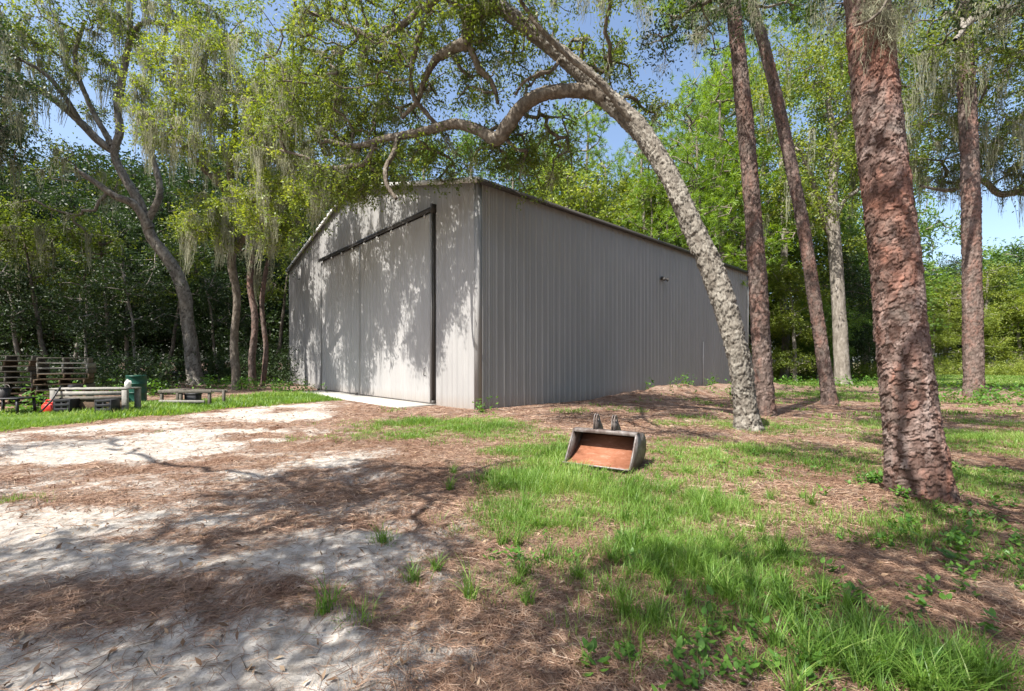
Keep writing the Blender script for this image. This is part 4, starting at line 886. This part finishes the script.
def weeds():
    mb = MB(); rg = np.random.default_rng(95); T = []
    for px, py, n, s in ((960, 520, 40, .45), (875, 490, 22, .12), (990, 560, 26, .3), (1000, 480, 40, .7), (900, 540, 10, .3), (700, 640, 7, .35), (640, 670, 4, .12), (860, 600, 10, .3), (810, 610, 16, .4), (1000, 580, 12, .25), (720, 460, 20, .8), (560, 560, 10, .3), (760, 680, 12, .2), (680, 690, 3, .1)):
        c = W(px, py)
        for k in range(n): T.append((c[0]+rg.normal(0, s), c[1]+rg.normal(0, s*.7), .028+.035*rg.random(), .9))
    # taller leafy weeds at the foot of the woods and by the corners
    for px, py, n, s in ((690, 395, 30, 2.0), (270, 392, 60, 1.2), (215, 392, 40, 1.0), (150, 398, 40, 1.0), (30, 406, 30, 1.2), (950, 402, 60, 1.6), (1000, 398, 50, 2.5), (860, 385, 60, 3), (790, 388, 60, 2.5), (40, 413, 12, .4), (485, 412, 5, .3)):
        c = W(px, py)
        for k in range(n): T.append((c[0]+rg.normal(0, s), c[1]+rg.normal(0, s*.7), .10+.08*rg.random(), 1.6))
    T = np.array(T); lx, ly = barn_xy(T[:, 0], T[:, 1]); T = T[~((lx > -.5) & (ly > -.4) & (ly < BW+.3))]
    per = 16; ki = np.repeat(np.arange(len(T)), per); N = len(ki); a = rg.random(N)*2*np.pi; el = .15+.8*rg.random(N)
    sz = T[ki, 2]*(.6+.7*rg.random(N)); x = T[ki, 0]+rg.normal(0, .3, N)*T[ki, 2]*2; y = T[ki, 1]+rg.normal(0, .3, N)*T[ki, 2]*2
    b = np.stack([x, y, height(x, y)+T[ki, 3]*T[ki, 2]*2.2*rg.random(N)**1.2], -1)
    d = np.stack([np.cos(a)*np.cos(el), np.sin(a)*np.cos(el), np.sin(el)*.6], -1); sd = np.stack([-np.sin(a), np.cos(a), 0*a], -1); n_ = np.cross(sd, d)
    S = sz[:, None]; rows = [b, b+d*S*.35+sd*S*.24, b+d*S*.35-sd*S*.24, b+d*S*.75+sd*S*.2-n_*S*.05, b+d*S*.75-sd*S*.2-n_*S*.05, b+d*S*1.05-n_*S*.16]
    v = np.stack(rows, 1).reshape(-1, 3); k = np.arange(N)*6
    mb.add(v, np.stack([k+1, k+3, k+4, k+2], -1), np.concatenate([np.stack([k, k+1, k+2], -1), np.stack([k+3, k+5, k+4], -1)]), fattr=None)
    n3 = len(k); rr = rg.random(N); mb.fa.append(np.concatenate([rr, rr, rr]).astype(np.float32))
    tag(mb.build('weeds', M['weed']), 'broad leaved green weeds scattered over the ground', 'weeds', kind='stuff')
weeds()
def litter():
    rg = np.random.default_rng(97); mb = MB()
    for (y0, y1, n, L, wd) in ((1.2, 4, 70000, .14, .0022), (4, 9, 80000, .16, .004), (9, 20, 50000, .18, .009)):
        y = y0+(y1-y0)*rg.random(n*2); x = (rg.random(n*2)*2-1)*(y*1.3+.8); s = sandmask(x, y); g = grassmask(x, y)
        keep = rg.random(n*2) < np.clip(.98-1.0*s, .07, 1)*np.clip(1.1-.6*g, .2, 1)*(.35+.9*fbm(x, y, .7, 66)); x = x[keep][:n]; y = y[keep][:n]
        lx, ly = barn_xy(x, y); ok = ~((lx > -.1) & (ly > -.05)); x = x[ok]; y = y[ok]; N = len(x)
        a = rg.random(N)*np.pi*2; l = L*(.5+.6*rg.random(N)); dx = np.cos(a)*l*.5; dy = np.sin(a)*l*.5; bend = rg.normal(0, .12, N)*l
        z0 = height(x-dx, y-dy); z1 = height(x+dx, y+dy); zm = height(x, y); r = lambda: .003+.012*rg.random(N)**2
        pts = np.stack([np.stack([x-dx, y-dy, z0+r()], -1), np.stack([x-np.sin(a)*bend, y+np.cos(a)*bend, zm+.004+r()*1.3], -1), np.stack([x+dx, y+dy, z1+r()], -1)], 1)
        sd = np.stack([-np.sin(a), np.cos(a), rg.normal(0, .5, N)], -1)*wd*.5
        v = np.stack([pts-sd[:, None], pts+sd[:, None]], 2).reshape(-1, 3); b = np.arange(N)[:, None]*6+np.arange(2)[None]*2
        mb.add(v, np.stack([b, b+1, b+3, b+2], -1).reshape(-1, 4), fattr=np.repeat(rg.random(N), 2))
    tag(mb.build('pine_straw', M['straw']), 'fallen reddish pine needles strewn over the ground', 'pine straw', kind='stuff')
    # dead leaves and crumbs of bark
    mb = MB(); n = 34000; y = 1.2+13*rg.random(n)**1.35; x = (rg.random(n)*2-1)*(y*1.3+.8); s = sandmask(x, y)
    keep = rg.random(n) < (.9-.55*s)*(.3+.9*fbm(x, y, .9, 68)); x = x[keep]; y = y[keep]; lx, ly = barn_xy(x, y); ok = ~((lx > -.1) & (ly > -.05)); x = x[ok]; y = y[ok]; N = len(x)
    a = rg.random(N)*6.28; L = (.006+.022*rg.random(N)**2)*(1+y*.07); d = np.stack([np.cos(a), np.sin(a), rg.normal(0, .35, N)], -1)*L[:, None]; sd = np.stack([-np.sin(a), np.cos(a), rg.normal(0, .35, N)], -1)*(L*.35)[:, None]
    b = np.stack([x, y, height(x, y)+.008+.008*rg.random(N)], -1); v = np.stack([b-d, b+sd, b+d, b-sd+np.array([0, 0, .004])], 1)
    mb.add(v.reshape(-1, 3), np.arange(N*4).reshape(N, 4), fattr=rg.random(N))
    tag(mb.build('leaf_litter', M['litter']), 'brown dead leaves and bark crumbs on the ground', 'leaf litter', kind='stuff')
    # twigs lying about
    mb = MB(); n = 170
    for k in range(n):
        y = 1.6+9*random.random()**1.3; x = (random.random()*2-1)*(y*1.15); lx, ly = barn_xy(x, y)
        if lx > -.2 and ly > -.2: continue
        a = random.random()*6.28; L = .06+.26*random.random()**3; pts = []
        for q in range(4):
            t = (q/3-.5)*L; xx = x+math.cos(a)*t+random.gauss(0, L*.05); yy = y+math.sin(a)*t+random.gauss(0, L*.05); pts.append((xx, yy, hz(xx, yy)+.008))
        mb.tube(pts, [.0025, .003, .0025, .0015], 5)
    tag(mb.build('fallen_twigs', M['branch']), 'small dead twigs scattered on the sand', 'twigs', kind='stuff')
litter()

# ------------------------------------------------------------------ excavator bucket
def bucket():
    c = W(598, 471); a = math.radians(32)
    o = empty('excavator_bucket', (c[0], c[1]+.12, hz(*c)), 'rusty steel excavator bucket lying in the grass with two lifting ears', 'bucket', rz=-a); o.scale = (.92, .94, .98)
    # local: x to the right along the lip, y backwards, z up. profile from cutting edge round the back to the top lip
    Wd = 1.02; prof = [(-.02, .03), (.14, .0), (.34, .0), (.54, .03), (.70, .10), (.79, .21), (.80, .33), (.73, .43), (.62, .485), (.50, .50), (.33, .50)]
    pr = smooth_path(np.array([(y, z, 0) for y, z in prof]), .03)[:, :2]; n = len(pr)
    T = np.gradient(pr, axis=0); T = T/np.linalg.norm(T, axis=1, keepdims=True); N = np.stack([-T[:, 1], T[:, 0]], -1)
    inn = pr+N*.012
    def sheet(x0, x1, pa, pb, name, mat, par):
        n = len(pa); mb = MB(); v = []
        for x in (x0, x1):
            for p in (pa, pb): v += [(x, y, z) for y, z in p]
        i = np.arange(n-1); q = []
        q += [np.stack([i, i+1, 2*n+i+1, 2*n+i], -1), np.stack([n+i, 3*n+i, 3*n+i+1, n+i+1], -1), np.stack([i, n+i, n+i+1, i+1], -1), np.stack([2*n+i, 2*n+i+1, 3*n+i+1, 3*n+i], -1)]
        q = np.concatenate(q+[np.array([[0, 2*n, 3*n, n], [n-1, 2*n-1, 4*n-1, 3*n-1]])]); mb.add(v, q); return mb.build(name, mat, par)
    shell = sheet(-Wd/2, Wd/2, pr, pr+N*.012, 'shell', M['steel'], o)
    p2 = smooth_path(np.array([(y, z, 0) for y, z in [(.0, .045), (.16, .075), (.34, .15), (.50, .25), (.62, .345), (.66, .40)]]), .03)[:, :2]
    sheet(-Wd/2+.006, Wd/2-.006, p2, p2+np.array([-.004, .010]), 'rusty_floor', M['rust'], o)
    for sx in (-1, 1):
        mb = MB(); x0 = sx*(Wd/2+.001); x1 = sx*(Wd/2+.02); pts = [(y, z) for y, z in pr]; m = len(pts)
        cy, cz = .42, .25; v = [(x0, y, z) for y, z in pts]+[(x1, y, z) for y, z in pts]+[(x0, cy, cz), (x1, cy, cz)]
        t = []; q = []
        for k in range(m):
            k2 = (k+1) % m; t += [[2*m, k, k2], [2*m+1, m+k2, m+k]]; q.append([k, m+k, m+k2, k2])
        mb.add(v, q, t); s = mb.build('side_plate', M['steel'], o)
        mb = MB(); mb.bar((sx*(Wd/2+.0115), -.03, .03), (sx*(Wd/2+.0115), .31, .505), .027, .012, (0, 1, 0)); mb.build('wear_strip', M['steel'], s)
    mb = MB(); mb.bbox(-Wd/2-.02, Wd/2+.02, .31, .44, .502, .522, .004); mb.bbox(-Wd/2-.02, Wd/2+.02, .294, .309, .470, .521, .003); mb.build('top_lip', M['steel'], o)
    mb = MB(); mb.bbox(-Wd/2-.02, Wd/2+.02, -.10, .03, .035, .055, .004, Matrix.Rotation(math.radians(-14), 4, 'X')); mb.build('cutting_edge', M['steel'], o)
    # two pairs of hanger ears with bored eyes
    for ex in (-.17, .13):
        for dx in (-.02, .02):
            out = [(.34, .515), (.36, .62), (.37, .69), (.395, .735), (.435, .75), (.475, .735), (.505, .69), (.55, .62), (.64, .54), (.70, .45)]
            th = np.linspace(0, 2*np.pi, 15)[:-1]; hole = [(.435+.032*math.cos(t), .68+.032*math.sin(t)) for t in th]
            import bmesh
            bm = bmesh.new(); ov = [bm.verts.new((0, y, z)) for y, z in out]; hv = [bm.verts.new((0, y, z)) for y, z in hole]
            eo = [bm.edges.new((ov[k], ov[(k+1) % len(ov)])) for k in range(len(ov))]; eh = [bm.edges.new((hv[k], hv[(k+1) % len(hv)])) for k in range(len(hv))]
            bmesh.ops.triangle_fill(bm, edges=eo+eh, use_beauty=True)
            g = bmesh.ops.extrude_face_region(bm, geom=list(bm.faces)); vs = [e for e in g['geom'] if isinstance(e, bmesh.types.BMVert)]
            for v in vs: v.co.x += .016
            bmesh.ops.translate(bm, verts=list(bm.verts), vec=(ex+dx-.008, 0, 0)); mb = MB(); mb.from_bm(bm); ear = mb.build('mounting_ear', M['steel'], o)
        mb = MB(); mb.tube([(ex-.036, .50, .57), (ex+.036, .50, .57)], .02, 10); mb.build('cross_pin', M['steel'], o)
bucket()

# ------------------------------------------------------------------ stored things at the edge of the left woods
def pallet_mesh(seed):
    mb = MB(); rg = random.Random(seed)
    for k in range(7):
        y = -.5+k*.15+rg.uniform(-.008, .008); mb.bbox(-.6, .6, y, y+.09, .12, .138, .003)
    for x in (-.6, -.02, .56): mb.bbox(x, x+.04, -.5, .49, .019, .1195, .003)
    for y in (-.5, -.05, .4): mb.bbox(-.6, .6, y, y+.09, 0, .0185, .003)
    return mb
def pallets():
    me = [pallet_mesh(k).mesh('pallet_mesh') for k in range(3)]
    mats_ = [M['old_wood'], M['pale_wood'], M['brown_wood']]
    for k in range(3): me[k].materials.append(mats_[k])
    st = [((11, 384), 14.6, 9, 'the stack cut by the left edge'), ((66, 384), 14.8, 9, 'the stack behind the white framed bench')]
    ordn = ['bottom', 'second', 'third', 'fourth', 'fifth', 'sixth', 'seventh', 'eighth', 'topmost']
    for (px, _), d, n, nm in st:
        x = (px-512)/F*d; z = hz(x, d); r = random.Random(int(px))
        for k in range(n):
            o = bpy.data.objects.new('wooden_pallet', me[r.choice([0, 0, 1, 2])]); COL.objects.link(o)
            o.location = (x+r.uniform(-.05, .05), d+r.uniform(-.05, .05), z+k*.172+.01); o.rotation_euler = (0, 0, math.radians(33+r.uniform(-4, 4))); o.scale = (1, 1, 1.24)
            tag(o, '%s weathered wooden pallet of %s' % (ordn[k], nm), 'pallet', 'stacked pallets by the left woods')
pallets()
def bench():
    d = 13.3; x0 = (61-512)/F*d; x1 = (132-512)/F*d; cx = (x0+x1)/2; L = x1-x0
    o = empty('work_bench', (cx, d, hz(cx, d)), 'low weathered timber bench with pale end posts in front of the pallets', 'bench', rz=math.radians(4)); h = L/2
    mb = MB(); mb.bbox(-h, h, -.29, .30, .705, .745, .004); mb.build('bench_top', M['pale_wood'], o)
    for sx in (-1, 1):
        for y in (-.28, .20):
            mb = MB(); mb.bbox(*sorted((sx*h, sx*(h-.14))), y, y+.09, 0, .699, .005); mb.build('leg', M['pale_wood'], o)
    mb = MB(); mb.box(-h+.145, h-.145, -.275, -.24, .40, .51); mb.build('apron_board', M['old_wood'], o); mb = MB(); mb.box(-h+.145, h-.145, -.272, -.24, .535, .655); mb.build('apron_board', M['pale_wood'], o)
    mb = MB(); mb.bbox(-h+.145, h-.145, -.25, -.21, .10, .36, .005); mb.bbox(-h+.145, h-.145, -.20, -.17, .37, .42, .004); mb.build('lower_board', M['brown_wood'], o)
    return cx, d, h
bcx, bd, bh = bench()
def boxes():
    # two dark crates tucked in the bench
    for k, (dx, lab) in enumerate(((-.42, 'black crate under the left end of the timber bench'), (.74, 'black crate under the right end of the timber bench'))):
        x = bcx+dx; y = bd-.47; o = empty('plastic_crate', (x, y, hz(x, y)), lab, 'crate', 'black crates at the bench', rz=.07); o.scale = (1.05, 1, 1.25)
        for sx in (-1, 1):
            mb = MB(); mb.bbox(*sorted((sx*.21, sx*.192)), -.16, .16, .0, .36, .003); mb.build('side_panel', M['black'], o)
        for sy in (-1, 1):
            mb = MB()
            for z in (0, .10, .20, .30): mb.bbox(-.19, .19, *sorted((sy*.16, sy*.145)), z, z+.06, .003)
            for xx in (-.19, -.02, .15): mb.bbox(xx, xx+.04, *sorted((sy*.158, sy*.1465)), .0, .355, .002)
            mb.build('slatted_side', M['black'], o)
        mb = MB(); mb.bbox(-.19, .19, -.14, .14, .01, .025, .002); mb.build('bottom', M['black'], o)
    # white jug on the bench
    x = bcx+bh-.12; y = bd; o = empty('plastic_jug', (x, y, hz(bcx, bd)+.746), 'small white jug on the right end of the bench', 'jug')
    mb = MB(); mb.tube([(0, 0, 0), (0, 0, .005), (0, 0, .15), (0, 0, .19), (0, 0, .22)], [.07, .08, .08, .06, .028], 14); mb.build('jug_body', M['white_jug'], o, True)
    mb = MB(); mb.tube([(0, 0, .221), (0, 0, .245)], .032, 12); mb.build('cap', M['trim_light'], o)
    mb = MB(); mb.tube([(.05, 0, .2), (.09, 0, .19), (.10, 0, .14), (.082, 0, .10)], .01, 8); mb.build('handle', M['white_jug'], o, True)
    # black coil of hose on the bench top and a black pipe leaning on it
    x = bcx-bh+.42; zt = hz(bcx, bd)+.746; th = np.linspace(0, 2*np.pi*4, 90); r = .16+.01*np.sin(th*3)
    mb = MB(); mb.tube(np.stack([x+r*np.cos(th), bd+r*.9*np.sin(th), zt+.016+.010*th/6.28*1.6], -1), .014, 6); tag(mb.build('hose_coil', M['black'], None, True), 'black coiled hose on the left end of the bench', 'hose')
    mb = MB(); xx = bcx-bh+.08; z0 = hz(xx, bd-.8); mb.tube([(xx, bd-.75, z0), (xx+.12, bd-.5, z0+.36), (xx+.24, bd-.318, z0+.80)], .022, 8); tag(mb.build('pipe', M['black'], None, True), 'black pipe leaning on the left end of the timber bench', 'pipe')
    # red fuel can
    x = (51-512)/F*12.9; y = 12.9; o = empty('fuel_can', (x, y, hz(x, y)), 'bright red plastic fuel can in the grass left of the bench', 'fuel can', rz=.3)
    mb = MB(); mb.bbox(-.17, .17, -.12, .12, .0, .30, .04); mb.bbox(-.13, .13, -.085, .085, .301, .335, .012); mb.build('can_body', M['red_can'], o)
    mb = MB(); mb.tube([(-.12, 0, .33), (-.10, 0, .40), (.03, 0, .41), (.07, 0, .34)], .018, 8); mb.build('handle', M['red_can'], o, True)
    mb = MB(); mb.tube([(.11, 0, .33), (.13, 0, .38), (.22, 0, .46)], [.028, .02, .012], 10); mb.build('spout', M['black'], o, True)
    # black low table with bin at the very left
    x = (10-512)/F*12.6; y = 12.6; o = empty('plastic_table', (x, y, hz(x, y)), 'low black plastic table at the left edge', 'table', rz=.1)
    mb = MB(); mb.bbox(-.46, .46, -.3, .3, .44, .48, .01); mb.build('table_top', M['black'], o)
    for sx in (-1, 1):
        for sy in (-1, 1):
            mb = MB(); mb.bar((sx*.42, sy*.26, 0), (sx*.39, sy*.24, .439), .05, .05, (0, 1, 0)); mb.build('leg', M['black'], o)
    o2 = empty('bucket', (x-.16, y, hz(x, y)+.481), 'dark bucket standing on the low black table', 'bucket')
    mb = MB(); mb.tube([(0, 0, 0), (0, 0, .26), (0, 0, .27), (0, 0, .255), (0, 0, .03)], [.11, .145, .155, .138, .10], 18, cap=False); mb.tube([(0, 0, .0), (0, 0, .01)], .108, 18); mb.build('bucket_body', M['lamp_body'], o2, True)
    th = np.linspace(0, np.pi, 14); mb = MB(); mb.tube(np.stack([.15*np.cos(th), .03*np.sin(th), .25+.11*np.sin(th)], -1), .005, 6); mb.build('handle', M['steel'], o2, True)
    # green drum
    d = 16.3; x = (136.5-512)/F*d; o = empty('steel_drum', (x, d, hz(x, d)), 'dark green drum standing behind the right end of the bench', 'drum')
    zz = [0, .015, .03, .30, .31, .325, .34, .35, .62, .63, .645, .66, .67, .90, .915, .93]; rr = [.29, .305, .295, .295, .30, .312, .30, .295, .295, .30, .312, .30, .295, .295, .305, .30]
    mb = MB(); mb.tube([(0, 0, z) for z in zz], rr, 36, cap=True); mb.build('drum_body', M['green_drum'], o, True)
    mb = MB(); mb.tube([(0, 0, .931), (0, 0, .945), (0, 0, .946)], [.30, .30, .27], 36); mb.build('drum_rim', M['green_drum'], o)
    mb = MB(); mb.tube([(.18, 0, .946), (.18, 0, .965)], .035, 12); mb.build('bung', M['black'], o)
    # low timber frame in front of the curved oak
    d = 15.6; x0 = (165-512)/F*d; x1 = (219-512)/F*d; cx = (x0+x1)/2; h = (x1-x0)/2
    o = empty('timber_frame', (cx, d, hz(cx, d)), 'low grey timber frame in the grass in front of the curved oak', 'frame', rz=math.radians(-6))
    for x in (-h, -.22, h-.10):
        for y in (-.3, .35):
            mb = MB(); mb.bbox(x, x+.09, y, y+.07, 0, .52 if y < 0 else .50, .004); mb.build('post', M['old_wood'], o)
    for y, z in ((-.325, .44), (.425, .42)):
        mb = MB(); mb.bbox(-h-.05, h+.05, y, y+.022, z, z+.10, .003); mb.build('rail', M['old_wood'], o)
    for y, z in ((-.327, .12),):
        mb = MB(); mb.bbox(-h-.02, h-.2, y, y+.024, z, z+.08, .003); mb.build('rail', M['pale_wood'], o)
    mb = MB()
    for k in range(3): mb.bbox(-h+.05, -h+.62, -.22+k*.2, -.08+k*.2, .522, .545, .003)
    mb.build('top_board', M['old_wood'], o)
    x = cx+.05; o3 = empty('battery_box', (x, d-.02, hz(cx, d)), 'black box standing inside the low timber frame', 'box')
    mb = MB(); mb.bbox(-.20, .20, -.15, .15, 0, .36, .012); mb.build('box_body', M['black'], o3); mb = MB(); mb.bbox(-.215, .215, -.165, .165, .361, .42, .012); mb.build('lid', M['black'], o3)
boxes()
